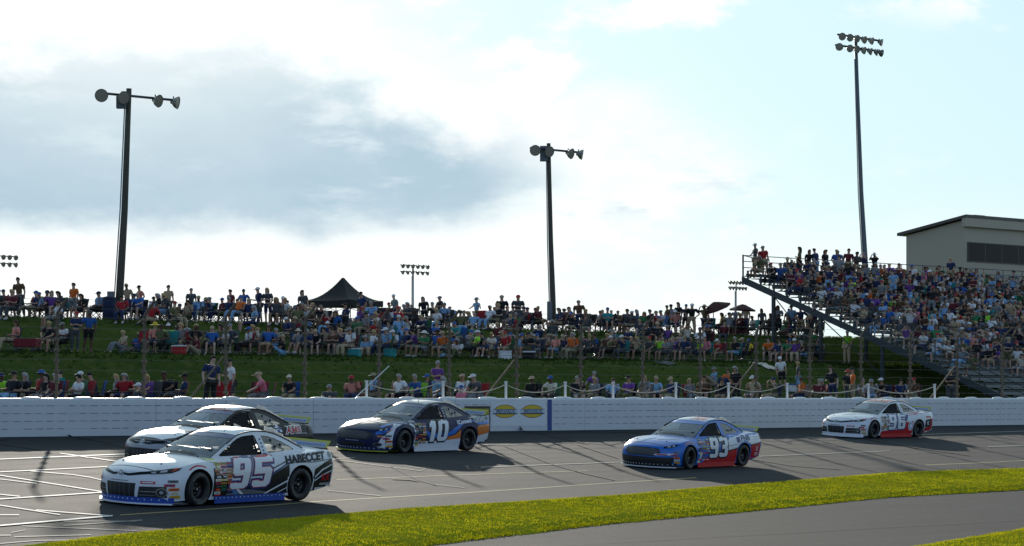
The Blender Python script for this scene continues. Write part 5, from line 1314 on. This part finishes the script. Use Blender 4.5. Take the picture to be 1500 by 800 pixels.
def cap_shape(fn, nu=14, nv=6):
    b = MB(); b.grid(fn, nu, nv); return b
HATS = {}
def dome(rx, ry, rz, z0, cut=0.0, front=0.0):
    def fn(i, j):
        a = 2 * math.pi * i; e = cut + (math.pi / 2 - cut) * j
        return Vector((rx * math.cos(a) * math.cos(e), .012 + ry * math.sin(a) * math.cos(e), z0 + rz * math.sin(e) + (front if math.sin(a) < -.4 else 0) * (1 - j)))
    return fn
b = MB(); b.grid(dome(.088, .108, .105, .012, -.30, .055), 16, 6); HATS['short hair'] = b.mesh("hair", M_CLOTH, smooth=True)
b = MB(); b.grid(dome(.094, .112, .110, .010, -.10, .045), 16, 6)
b.grid(lambda i, j: Vector((.098 * math.cos(math.pi * i), .03 + .105 * abs(math.sin(math.pi * i)) ** .8, .02 - .26 * j + .02 * math.sin(9 * i))), 12, 4); HATS['long hair'] = b.mesh("hair", M_CLOTH, smooth=True)
b = MB(); b.grid(dome(.093, .112, .105, .025), 16, 6)
b.grid(lambda i, j: Vector((.082 * math.cos(math.pi * (1 + i)), -.07 + (-.035 - .10 * j) * (math.sin(math.pi * i)) ** .6, .034 - .022 * j)), 10, 3); HATS['cap'] = b.mesh("cap", M_CLOTH, smooth=True)
b = MB(); b.grid(dome(.095, .112, .105, .03), 16, 6)
b.grid(lambda i, j: Vector(((.09 + .11 * j) * math.cos(6.2832 * i), .012 + (.105 + .11 * j) * math.sin(6.2832 * i), .034 - .025 * j)), 18, 3); HATS['sun hat'] = b.mesh("sun_hat", M_CLOTH, smooth=True)

CHAIR_F = MB()
for sx in (-1, 1):
    CHAIR_F.tube([(sx * .26, -.24, 0), (sx * .26, .28, .44)], .016, 5); CHAIR_F.tube([(sx * .26, .26, 0), (sx * .26, -.26, .44)], .016, 5)
    CHAIR_F.tube([(sx * .26, .24, .42), (sx * .27, .36, .92)], .016, 5); CHAIR_F.tube([(sx * .26, -.26, .42), (sx * .29, -.27, .62)], .014, 5)
    CHAIR_F.box((sx * .29, -.02, .63), (.06, .52, .022))
CHAIR_F.tube([(-.26, -.24, .01), (.26, -.24, .44)], .012, 5); CHAIR_F.tube([(.26, -.24, .01), (-.26, -.24, .44)], .012, 5)
CHAIR_FM = CHAIR_F.mesh("folding_chair", M_FRAME, sharp=60)
b = MB(); b.grid(lambda i, j: Vector((-.25 + .50 * i, -.25 + .50 * j, .44 - .05 * math.sin(math.pi * i) - .02 * j)), 6, 6); b.grid(lambda i, j: Vector((-.26 + .52 * i, .25 + .13 * j + .04 * math.sin(math.pi * i), .46 + .50 * j)), 6, 6)
b.grid(lambda i, j: Vector((-.25 + .50 * i, -.25 + .50 * j, .43 - .05 * math.sin(math.pi * i) - .02 * j)), 6, 6); CHAIR_CM = b.mesh("chair_fabric", M_CLOTH, smooth=True)

COLS = {'white': (.62, .62, .62), 'grey': (.20, .21, .22), 'dark grey': (.06, .065, .07), 'black': (.016, .016, .018), 'navy': (.018, .030, .085), 'blue': (.025, .10, .32), 'light blue': (.20, .36, .55), 'red': (.36, .02, .025), 'maroon': (.12, .018, .025), 'orange': (.60, .13, .02), 'yellow': (.60, .44, .03), 'lime': (.28, .62, .04), 'green': (.03, .16, .06),
        'teal': (.02, .24, .24), 'purple': (.14, .05, .24), 'pink': (.58, .16, .22), 'salmon': (.58, .22, .17), 'tan': (.40, .30, .19), 'olive': (.10, .10, .04), 'brown': (.10, .055, .03), 'khaki': (.30, .25, .16), 'cream': (.55, .50, .40)}
SKINS = [(.42, .25, .18), (.46, .29, .21), (.36, .20, .13), (.40, .23, .16), (.12, .065, .04), (.48, .31, .24), (.30, .16, .10)]
HAIRC = {'dark': (.018, .013, .010), 'brown': (.06, .035, .02), 'blond': (.42, .30, .13), 'grey': (.30, .30, .30)}
SHIRT_W = [('black', 17), ('dark grey', 14), ('navy', 13), ('grey', 10), ('white', 10), ('blue', 3), ('light blue', 7), ('red', 5), ('maroon', 5), ('green', 3), ('teal', 4), ('olive', 4), ('tan', 3), ('brown', 4), ('purple', 3), ('pink', 2), ('orange', 2), ('cream', 3), ('salmon', 1), ('lime', 1), ('yellow', 1)]
PANTS_W = [('khaki', 6), ('navy', 7), ('black', 7), ('dark grey', 6), ('grey', 5), ('tan', 3), ('light blue', 3), ('olive', 3)]
def pick(rng, ws): return rng.choices([w[0] for w in ws], [w[1] for w in ws])[0]
PEOPLE = []
def add_person(loc, face, rng, pose_, where, group, shirt=None, hat=None, hatc=None, pants=None, pk=None, sc=None, seat=None, stuff=False):
    shirt = shirt or pick(rng, SHIRT_W); pants = pants or pick(rng, PANTS_W); pk = pk or rng.choice(('shorts', 'trousers', 'shorts'))
    hat = hat or rng.choices(['short hair', 'long hair', 'cap', 'sun hat', 'bare'], [34, 20, 36, 5, 5])[0]
    if hatc is None: hatc = rng.choice(list(HAIRC)) if 'hair' in hat else rng.choice(['white', 'black', 'navy', 'red', 'grey', 'tan', 'blue', 'khaki'])
    sc = sc or rng.uniform(.93, 1.05)
    PEOPLE.append(dict(loc=Vector(loc), face=face, pose=pose_, where=where, group=group, shirt=shirt, hat=hat, hatc=hatc, pants=pants, pk=pk, sc=sc, skin=rng.choice(SKINS), seat=seat, stuff=stuff, jit=rng.uniform(.8, 1.25), tx=rng.gauss(0, .05), ty=rng.gauss(0, .055), wd=rng.choice((.95, 1.0, 1.04, 1.1, 1.18, 1.26))))
CHAIRS = []
def words_n(s): return len(s.replace(',', ' ').replace('-', ' ').split())
def xof(p): return 750 + F * p.x / p.y
def face_angle(rng, spread=30): return R(-45 * .55 + rng.gauss(-4, spread))      # heads to the track, a good part towards the cars (camera left)

# ------- the crowd on the hill
rng = random.Random(21)
WH_CREST, WH_BANK, WH_FRONT = "on the hill crest", "on the middle bank", "behind the white wall"
def put(x, d, pose_, where, chair=None, **k):
    d = d; s = s_of(x, d); p = W(s, d); a = -face_angle(rng) if False else face_angle(rng)
    base = p.copy()
    if pose_.startswith('sit'): 
        c = chair or rng.choice(['navy', 'black', 'dark grey', 'blue', 'red', 'green', 'maroon', 'grey', 'teal', 'navy', 'black'])
        CHAIRS.append(dict(loc=base, face=a, col=c, where=where, who=len(PEOPLE))); k['seat'] = c
    add_person(base, a, rng, pose_, where, {WH_CREST: "spectators on the hill crest", WH_BANK: "spectators on the middle bank", WH_FRONT: "spectators behind the wall"}[where], **k)
SIT = ['sit_lap', 'sit_lean', 'sit_drink', 'sit_rest', 'sit_cross', 'sit_eye', 'sit_lap', 'sit_rest']; LOW = ['low_knees', 'low_legs']; STD = ['stand_plain', 'stand_hip', 'stand_cross', 'stand_eye', 'stand_hold']
# people who stand out in the photograph
C, B_, FR = WH_CREST, WH_BANK, WH_FRONT
for x, d, po, wh, kw in [
    (31, 38.2, 'stand_plain', C, dict(shirt='brown', hat='short hair')), (58, 38.4, 'sit_lap', C, dict(shirt='light blue', hat='cap')), (75, 37.0, 'sit_rest', C, dict(shirt='purple', hat='long hair')), (107, 37.6, 'stand_plain', C, dict(shirt='orange', hat='short hair', hatc='brown')), (20, 36.8, 'sit_lean', C, dict(shirt='black')),
    (45, 36.6, 'sit_rest', C, dict(shirt='navy')), (140, 37.4, 'sit_lap', C, dict(shirt='light blue')), (188, 38.6, 'stand_plain', C, dict(shirt='tan', hat='short hair')), (207, 38.2, 'stand_hip', C, dict(shirt='salmon', hat='cap', hatc='black')), (204, 36.4, 'sit_lean', C, dict(shirt='blue')),
    (227, 37.4, 'sit_lap', C, dict(shirt='black')), (248, 37.8, 'stand_hold', C, dict(shirt='tan', pants='khaki', hat='short hair')), (281, 38.6, 'stand_plain', C, dict(shirt='dark grey')), (288, 36.6, 'sit_lap', C, dict(shirt='light blue', hat='cap')), (319, 38, 'sit_lap', C, dict(shirt='maroon')), (338, 38.4, 'stand_plain', C, dict(shirt='maroon', hat='short hair')),
    (358, 38.4, 'stand_hip', C, dict(shirt='blue')), (381, 38.6, 'stand_hold', C, dict(shirt='navy')), (394, 38.4, 'stand_cross', C, dict(shirt='dark grey', hat='long hair')), (449, 38.2, 'stand_plain', C, dict(shirt='dark grey')), (532, 38.6, 'stand_plain', C, dict(shirt='navy', hat='cap')), (546, 37.4, 'sit_lean', C, dict(shirt='light blue')),
    (580, 38.2, 'stand_hold', C, dict(shirt='grey')), (624, 38.6, 'stand_plain', C, dict(shirt='black')), (643, 38.4, 'stand_cross', C, dict(shirt='black', hat='cap')), (697, 38.2, 'stand_out', C, dict(shirt='light blue', hat='sun hat', hatc='grey')), (735, 38.4, 'stand_plain', C, dict(shirt='black')), (785, 38, 'sit_drink', C, dict(shirt='navy')),
    (850, 38.2, 'stand_plain', C, dict(shirt='brown')), (979, 38.4, 'stand_plain', C, dict(shirt='brown')), (994, 38.4, 'stand_cross', C, dict(shirt='black')), (1003, 38.6, 'stand_plain', C, dict(shirt='navy')), (1012, 38.2, 'stand_hip', C, dict(shirt='black')), (1032, 38.2, 'stand_eye', C, dict(shirt='olive', hat='sun hat', hatc='tan')),
    (1093, 38.8, 'stand_hold', C, dict(shirt='white')), (1118, 39.0, 'stand_plain', C, dict(shirt='dark grey', hat='long hair')), (1140, 36.2, 'stand_cross', C, dict(shirt='grey')), (1152, 36.8, 'stand_plain', C, dict(shirt='black')), (1163, 36.0, 'stand_plain', C, dict(shirt='light blue')), (1174, 36.4, 'stand_hip', C, dict(shirt='navy')), (1185, 36.2, 'stand_plain', C, dict(shirt='cream')), (1193, 36.8, 'stand_plain', C, dict(shirt='navy')),
    (128, 27.4, 'stand_plain', B_, dict(shirt='blue', pants='black', pk='shorts', hat='cap', hatc='dark grey')), (109, 27.0, 'stand_cross', B_, dict(shirt='navy')), (16, 27.6, 'sit_rest', B_, dict(shirt='salmon', hat='long hair', hatc='brown')), (70, 27.4, 'sit_lean', B_, dict(shirt='black')), (91, 27.4, 'sit_cross', B_, dict(shirt='white', hat='cap', hatc='grey')),
    (180, 29.8, 'low_knees', B_, dict(shirt='tan', hat='short hair')), (199, 29.6, 'low_legs', B_, dict(shirt='blue')), (227, 28.2, 'sit_lap', B_, dict(shirt='salmon', hat='sun hat', hatc='yellow')), (283, 27.8, 'sit_lean', B_, dict(shirt='black', hat='long hair', hatc='blond', chair='red')), (370, 28.2, 'sit_lap', B_, dict(shirt='cream', hat='long hair', hatc='blond')), (326, 28.2, 'sit_rest', B_, dict(shirt='white', hat='short hair', chair='navy')),
    (400, 28.2, 'sit_lap', B_, dict(shirt='grey')), (435, 28.4, 'sit_drink', B_, dict(shirt='grey', hat='sun hat', hatc='cream')), (463, 28.0, 'sit_lean', B_, dict(shirt='black', hat='cap', hatc='tan')), (574, 28.2, 'sit_lap', B_, dict(shirt='white')), (692, 28.2, 'sit_rest', B_, dict(shirt='lime', hat='cap', hatc='white')), (693, 31.6, 'sit_lap', B_, dict(shirt='green')), (640, 31.6, 'sit_cross', B_, dict(shirt='blue')), (672, 31.8, 'sit_lean', B_, dict(shirt='teal')),
    (718, 28.2, 'sit_cross', B_, dict(shirt='cream')), (741, 28.0, 'sit_lap', B_, dict(shirt='red', hat='cap', hatc='red')), (781, 28.2, 'sit_lean', B_, dict(shirt='white')), (811, 28.2, 'sit_lap', B_, dict(shirt='salmon')), (868, 28.2, 'sit_lap', B_, dict(shirt='blue')), (1018, 28.2, 'sit_rest', B_, dict(shirt='lime', hat='cap', hatc='white')), (1053, 28.2, 'sit_lean', B_, dict(shirt='red', hat='cap', hatc='white')),
    (1076, 28, 'sit_drink', B_, dict(shirt='black', pants='light blue')), (1148, 22.2, 'stand_plain', B_, dict(shirt='white', pants='black', pk='shorts', hat='cap', hatc='white')), (1170, 21.6, 'stand_plain', B_, dict(shirt='dark grey', pants='light blue')), (1240, 26.5, 'stand_plain', B_, dict(shirt='lime', hat='cap', hatc='white')), (1189, 29, 'stand_cross', B_, dict(shirt='green')), (1045, 22.8, 'low_knees', B_, dict(shirt='light blue', hat='sun hat', hatc='grey')), (1064, 22.6, 'low_knees', B_, dict(shirt='orange', hat='short hair')), (874, 22.0, 'low_legs', B_, dict(shirt='purple', hat='short hair', hatc='grey')),
    (305, 9.0, 'stand_plain', FR, dict(shirt='navy', pants='black', sc=1.06, hat='short hair')), (341, 11.5, 'stand_hold', FR, dict(shirt='white', pants='dark grey', hat='cap', hatc='black')), (12, 10, 'sit_rest', FR, dict(shirt='black', hat='cap')), (84, 13, 'sit_lap', FR, dict(shirt='teal', hat='cap', hatc='black')), (108, 9, 'sit_cross', FR, dict(shirt='white', sc=.95)), (122, 13, 'sit_lean', FR, dict(shirt='dark grey', hat='cap', hatc='white')), (165, 13.5, 'sit_lap', FR, dict(shirt='grey', hat='long hair')),
    (218, 10, 'sit_lean', FR, dict(shirt='purple')), (246, 12, 'sit_lean', FR, dict(shirt='black', hat='short hair')), (76, 9, 'sit_lap', FR, dict(shirt='maroon')), (388, 10, 'sit_lean', FR, dict(shirt='pink', hat='cap', hatc='tan', chair='red')), (425, 11, 'sit_lean', FR, dict(shirt='black', hat='cap', hatc='cream')), (517, 13, 'sit_lap', FR, dict(shirt='salmon', chair='red')), (543, 13.5, 'sit_lap', FR, dict(shirt='light blue', hat='cap')),
    (610, 11, 'sit_lean', FR, dict(shirt='blue', hat='short hair', chair='lime')), (623, 13, 'sit_lap', FR, dict(shirt='navy', hat='cap', hatc='blue', chair='yellow')), (639, 11.5, 'stand_cross', FR, dict(shirt='purple', pants='light blue', hat='short hair')), (652, 10, 'sit_lean', FR, dict(shirt='brown')), (674, 12.5, 'sit_lap', FR, dict(shirt='white', hat='cap', hatc='tan')), (673, 9.2, 'low_knees', FR, dict(shirt='pink')), (700, 10, 'sit_lean', FR, dict(shirt='dark grey')),
    (779, 11, 'sit_lap', FR, dict(shirt='black', hat='cap')), (806, 12, 'sit_lean', FR, dict(shirt='cream')), (898, 11.5, 'sit_lap', FR, dict(shirt='light blue')), (918, 11, 'sit_cross', FR, dict(shirt='purple', hat='cap')), (942, 11, 'sit_lap', FR, dict(shirt='grey')), (961, 11.5, 'sit_lean', FR, dict(shirt='light blue', hat='cap')), (1012, 12, 'sit_lap', FR, dict(shirt='grey', hat='long hair', hatc='blond')), (1031, 12, 'sit_cross', FR, dict(shirt='brown')),
    (1080, 10.5, 'stand_plain', FR, dict(shirt='black', pants='black', pk='trousers')), (1223, 9.5, 'stand_hold', FR, dict(shirt='black', hat='long hair', hatc='brown')), (1250, 10.5, 'stand_plain', FR, dict(shirt='orange', hat='cap', hatc='black')), (1243, 12.5, 'stand_plain', FR, dict(shirt='black')), (1392, 9.0, 'stand_cross', FR, dict(shirt='black', hat='cap', hatc='grey')), (1278, 14, 'sit_lap', FR, dict(shirt='grey')), (1292, 14, 'sit_lean', FR, dict(shirt='black')), (1318, 13.5, 'sit_lap', FR, dict(shirt='navy')), (1205, 15, 'sit_lean', FR, dict(shirt='salmon')), (1195, 14, 'sit_lap', FR, dict(shirt='maroon'))]:
    put(x, d, po, wh, **kw)
taken = [(xof(p['loc']), p['where']) for p in PEOPLE]
def free(x, where, gap): return all(abs(x - q) > gap or w != where for q, w in taken)
def fill(x0, x1, step, gap, d0, d1, where, poses, skip=()):
    x = x0
    while x < x1:
        xx = x + rng.uniform(-.35, .35) * step
        if free(xx, where, gap) and not any(a < xx < c for a, c in skip):
            put(xx, rng.uniform(d0, d1), rng.choice(poses), where); taken.append((xx, where))
        x += step * (1.0 - .00028 * x) * rng.choice((.55, .7, .9, 1.0, 1.2, 1.7))
fill(-6, 1200, 14.5, 4.2, 36.0, 39.2, WH_CREST, SIT * 3 + LOW * 2 + STD[:3], skip=((150, 178), (430, 564), (800, 824)))
fill(434, 564, 10, 3.5, 33.0, 34.6, WH_CREST, SIT + LOW)
fill(2, 1190, 15, 3.2, 33.5, 36.5, WH_CREST, SIT + LOW, skip=((88, 178), (300, 330), (430, 564), (1010, 1040)))
fill(236, 1200, 11.5, 4.2, 27.2, 30.2, WH_BANK, SIT * 2 + LOW, skip=((1100, 1125),))
fill(500, 620, 11, 3.0, 31.0, 35.0, WH_BANK, SIT + LOW)
fill(420, 1040, 15, 2.4, 30.8, 34.2, WH_BANK, SIT + LOW, skip=((715, 728),))
fill(0, 190, 30, 9, 11, 14, WH_FRONT, SIT); fill(190, 500, 70, 9, 10.5, 14, WH_FRONT, SIT + LOW); fill(500, 1190, 62, 9, 10.5, 13.5, WH_FRONT, SIT + LOW); fill(1270, 1340, 18, 7, 13, 15, WH_FRONT, SIT + LOW)
HILL_N = len(PEOPLE)

# ------- the crowd on the grandstand
rng = random.Random(5)
dtop, htop = row(ST_N - 1)
for x, po, sh in ((1105, 'stand_out', 'dark grey'), (1170, 'stand_cross', 'olive'), (1184, 'stand_plain', 'black'), (1198, 'stand_plain', 'navy'), (1210, 'stand_plain', 'black'), (1225, 'stand_hip', 'blue'), (1230.5, 'stand_plain', 'grey'), (1241, 'stand_plain', 'maroon'), (1253, 'stand_cross', 'dark grey'), (1267, 'stand_eye', 'navy'), (1281, 'stand_eye', 'black'), (1122, 'stand_plain', 'red')):
    dd = dtop + .72; p = W(s_of(x, dd), dd, htop + .16); add_person(p, face_angle(rng, 40), rng, po, "on the top walkway of the grandstand", "spectators standing atop the grandstand", shirt=sh)
SEATED = []
for i in range(ST_N):
    d, h = row(i)
    s = ST_S + .5 + rng.random() * .4
    while s < ST_S + 38:
        rel = s - ST_S; p0 = W(s, d + .55, h)
        occ = (.22 if i < 3 else .48 if i < 7 else .74 if i < 11 else .90) * (.8 if rel < 2.5 else 1)
        if 8.9 < rel < 10.1 or 21.4 < rel < 22.6: occ = .03
        if i < 6 and rel < 5: occ *= .7
        if rng.random() < occ and xof(p0) < 1535: SEATED.append((s, d, h, i))
        s += rng.uniform(.52, .66)
rng.shuffle(SEATED)
n_single = 300 - len(PEOPLE)
for k, (s, d, h, i) in enumerate(SEATED):
    st = rng.random() < .07
    p = W(s, d + (.22 if st else .55), h - (0 if st else .02))
    add_person(p, R(-45 + rng.gauss(8, 16)), rng, rng.choice(STD) if st else rng.choice(SIT), "on the grandstand benches", "spectators seated on the grandstand", stuff=True)
scn["crowd_count"] = "%d hill, %d in all, %d chairs" % (HILL_N, len(PEOPLE), len(CHAIRS)); print("PEOPLE", HILL_N, len(PEOPLE), "chairs", len(CHAIRS))

# ------- build the figures
for k, p in enumerate(sorted(PEOPLE, key=lambda p: p['loc'].y - (4 if p['pose'].startswith('stand') else 0))): p['stuff'] = k >= 300      # the 300 that show largest are single figures
def tint(c, k):
    return (min(1, c[0] * k), min(1, c[1] * k), min(1, c[2] * k), 1)
mass_v, mass_f, mass_c = [], [], []
def build_person(p):
    pr = PROTO[p['pose']]; col = COLS[p['shirt']]
    parts = [(pr['shirt'], 'shirt', tint(col, p['jit'])), (pr[p['pk']], p['pk'], tint(COLS[p['pants']], 1.0)), (pr['shoes'], 'shoes', (.12, .12, .12, 1) if p['jit'] < 1.05 else (.5, .5, .5, 1))]
    rotm = Matrix.Translation(p['loc']) @ Matrix.Rotation(p['face'], 4, 'Z') @ Matrix.Rotation(p['tx'], 4, 'X') @ Matrix.Rotation(p['ty'], 4, 'Y') @ Matrix.Diagonal((p['sc'] * p['wd'], p['sc'] * (.4 + .6 * p['wd']), p['sc'], 1))
    hat = None if p['hat'] == 'bare' else (HATS[p['hat']], HATS[p['hat']].name.split('.')[0], c4(HAIRC[p['hatc']] if 'hair' in p['hat'] else COLS[p['hatc']]))
    if p['stuff']:
        hm = Matrix.Translation(pr['head'])
        for me, c, m4 in [(pr['body'], c4(p['skin']), rotm)] + [(a, c, rotm) for a, _, c in parts[:2]] + ([(hat[0], hat[2], rotm @ hm)] if hat else []):
            n = len(mass_v); mass_v.extend(tuple(m4 @ v.co) for v in me.vertices); mass_f.extend(tuple(i + n for i in f.vertices) for f in me.polygons); mass_c.extend([c] * len(me.vertices))
        return
    o = link("person", pr['body']); o.color = c4(p['skin']); o.matrix_world = rotm
    for me, nm, c in parts: q = link(nm, me, o); q.color = c
    if hat: q = link(hat[1], hat[0], o, pr['head']); q.color = hat[2]
    head = {'cap': "and %s cap" % p['hatc'], 'sun hat': "and wide %s hat" % p['hatc'], 'bare': "with a bare shaven head"}.get(p['hat'], "with %s" % {'short hair': 'short ', 'long hair': 'long '}.get(p['hat'], '') + "%s hair" % p['hatc'])
    pt = pr['text']; p['headtext'] = head
    if p['seat']: pt = "in %s %s chair" % ('an' if p['seat'][0] in 'aeiou' else 'a', p['seat'])
    p['base'] = "person in %s shirt %s %s %s" % (p['shirt'], head, pt, p['where'])
    p['short'] = "person in %s shirt %s %s" % (p['shirt'], head, p['where'])
    p['obj'] = o; o["category"] = "person"; o["group"] = p['group']
for p in PEOPLE: build_person(p)
if mass_v:
    me = bpy.data.meshes.new("crowd"); me.from_pydata(mass_v, [], mass_f); ca = me.color_attributes.new("Col", 'FLOAT_COLOR', 'POINT')
    ca.data.foreach_set("color", [q for c in mass_c for q in c]); me.materials.append(M_CROWD); me.polygons.foreach_set("use_smooth", [True] * len(me.polygons))
    tag(link("crowd", me), "packed spectators in mixed colours filling the grandstand and farthest crest", "crowd", kind='stuff')
NTH_A = "first second third fourth fifth sixth seventh eighth ninth tenth eleventh twelfth thirteenth fourteenth fifteenth sixteenth seventeenth eighteenth nineteenth twentieth".split()
NTH = NTH_A + ['twenty-' + q for q in NTH_A[:9]] + ['thirtieth'] + ['thirty-' + q for q in NTH_A[:9]] + ['fortieth'] + ['forty-' + q for q in NTH_A[:9]]
MARKS = [(172, "the left light pole"), (503, "the black canopy"), (812, "the middle light pole"), (1066, "the maroon umbrellas")]
def unique(items):
    """give every item of one kind a label of its own: its look first, then where it stands among its look-alikes"""
    left = {}
    for p in items: left.setdefault(p['base'], []).append(p)
    for base, ps in left.items():
        if len(ps) == 1: ps[0]['obj']["label"] = base; continue
        ps.sort(key=lambda p: xof(p['loc']))
        for k, p in enumerate(ps): p['obj']["label"] = "%s, %s from left" % (p['base'], NTH[k])
        for p in ps:
            if words_n(p['obj']["label"]) > 16: p['obj']["label"] = p['obj']["label"].replace(" on the ", " on ").replace(" behind the ", " behind ").replace(" spectators", "")

singles = [p for p in PEOPLE if not p['stuff']]
for p in singles:
    if words_n(p['base']) > 12: p['base'] = p['short']
    for a, b_ in (("on the top walkway of the grandstand", "atop the grandstand"), ("on the grandstand benches", "on grandstand benches")): 
        if words_n(p['base']) > 12: p['base'] = p['base'].replace(a, b_)
unique(singles)

# ------- chairs, wagons, coolers, blankets
def make_chair_obj(c):
    o = link("folding_chair", CHAIR_FM, None); o.matrix_world = Matrix.Translation(c['loc']) @ Matrix.Rotation(c['face'], 4, 'Z'); q = link("chair_fabric", CHAIR_CM, o); q.color = tint(COLS[c['col']], .8)
    o["category"] = "chair"; o["group"] = "folding chairs on the hill"; c['obj'] = o
    if 'who' in c:
        p = PEOPLE[c['who']]; hh = p.get('headtext', 'with ' + p['hat']); c['base'] = "%s folding chair under person in %s shirt %s %s" % (c['col'], p['shirt'], hh, c['where'])
        if words_n(c['base']) > 12: c['base'] = "%s folding chair under person in %s shirt %s" % (c['col'], p['shirt'], hh)
        if words_n(c['base']) > 12: c['base'] = "%s folding chair under person in %s shirt" % (c['col'], p['shirt'])
        return
    c['base'] = "%s fabric folding chair %s %s" % (c['col'], "under a spectator" if not c.get('empty') else "standing empty", c['where'])
rng = random.Random(9)
for x, d, col, wh in ((205, 28.6, 'red', B_), (247, 27.8, 'teal', B_), (207, 12, 'red', FR), (325, 10, 'red', FR), (363, 11, 'maroon', FR), (376, 10, 'red', FR), (602, 12, 'lime', FR), (630, 14, 'yellow', FR), (152, 38.6, 'navy', C), (410, 38, 'black', C), (426, 37.6, 'grey', C), (701, 36.8, 'red', C), (887, 37.4, 'navy', C), (1060, 37, 'black', C), (560, 37, 'navy', C), (268, 38.2, 'black', C)):
    CHAIRS.append(dict(loc=W(s_of(x, d), d), face=R(-25 + rng.uniform(-25, 25)), col=col, where=wh, empty=True))
for c in CHAIRS: make_chair_obj(c)
unique(CHAIRS)
def cooler(x, d, col, lidc, lab):
    e = tag(empty("cooler", W(s_of(x, d), d), (0, 0, R(rng.uniform(-60, 20)))), lab, "cooler")
    b = MB(); b.box((0, 0, .17), (.55, .32, .32), bev=.03); q = b.build("cooler_body", M_CLOTH, e); q.color = c4(COLS[col])
    b = MB(); b.box((0, 0, .365), (.57, .34, .06), bev=.02); q = b.build("lid", M_CLOTH, e); q.color = c4(COLS[lidc])
    b = MB(); b.tube([(-.29, 0, .24), (-.33, 0, .30), (-.33, 0, .42), (.33, 0, .42), (.33, 0, .30), (.29, 0, .24)], .012, 5); b.build("handle", M_FRAME, e)
cooler(262, 26.6, 'red', 'white', "red cooler with white lid at the bank edge near the left end"); cooler(571, 26.8, 'teal', 'teal', "teal cooler at the feet of the middle bank crowd"); cooler(519, 27, 'teal', 'white', "teal cooler with white lid among the middle bank spectators")
cooler(740, 26.5, 'white', 'white', "white cooler standing on the bank edge below a red shirted person"); cooler(775, 26.6, 'black', 'white', "black cooler with white lid on the middle bank edge"); cooler(890, 37.5, 'blue', 'blue', "all blue cooler on the crest right of the middle light pole"); cooler(1160, 22, 'white', 'blue', "white cooler with blue lid near the man in black shorts")
e = tag(empty("folding_wagon", W(s_of(40, 26.8), 26.8), (0, 0, R(-15))), "dark red folding wagon on the bank at the far left", "wagon")
b = MB(); b.box((0, 0, .38), (.95, .50, .34), bev=.03); q = b.build("wagon_tub", M_CLOTH, e); q.color = (.16, .02, .025, 1)
for sx in (-.36, .36):
    for sy in (-.24, .24):
        b = MB(); b.lathe([(0, -.03), (.10, -.03), (.11, 0), (.10, .03), (0, .03)], Matrix.Translation((sx, sy, .11)) @ Matrix.Rotation(R(90), 4, 'X'), 14); b.build("wheel", M_BLACK, e, sharp=40)
b = MB(); b.tube([(.48, 0, .3), (.85, 0, .85), (.85, .1, .85), (.85, -.1, .85)], .014, 5); b.build("handle", M_FRAME, e)
for x, d, w, l, col, lab in ((205, 28.6, 1.5, 1.9, 'light blue', "pale blue blanket spread under people left of the red chair"), (962, 26.4, 1.6, 1.2, 'dark grey', "dark blanket spread on the bank edge"), (1118, 25.8, 1.4, .9, 'cream', "cream blanket on the bank near the right end")):
    s = s_of(x, d); b = MB()
    b.grid(lambda i, j: W(s + (i - .5) * l, d + (j - .5) * w) + Vector((0, 0, .03 + .02 * math.sin(9 * i + 5 * j))), 12, 10); q = b.build("blanket", M_CLOTH); q.color = c4(COLS[col]); tag(q, lab, "blanket")
# the drum behind the left pole
e = tag(empty("barrel", W(s_of(160, 36.6), 36.6)), "dark blue barrel bin standing against the left light pole", "barrel")
b = MB(); b.lathe([(0, 0), (.30, 0), (.31, .03), (.30, .30), (.315, .32), (.30, .34), (.30, .60), (.315, .62), (.30, .64), (.30, .92), (.31, .95), (.29, .96)], Matrix(), 20); q = b.build("drum", M_CLOTH, e, sharp=40); q.color = (.02, .03, .07, 1)
b = MB(); b.lathe([(.31, .955), (.28, 1.02), (.12, 1.06), (0, 1.07)], Matrix(), 20); q = b.build("lid", M_CLOTH, e, smooth=True); q.color = (.02, .025, .05, 1)
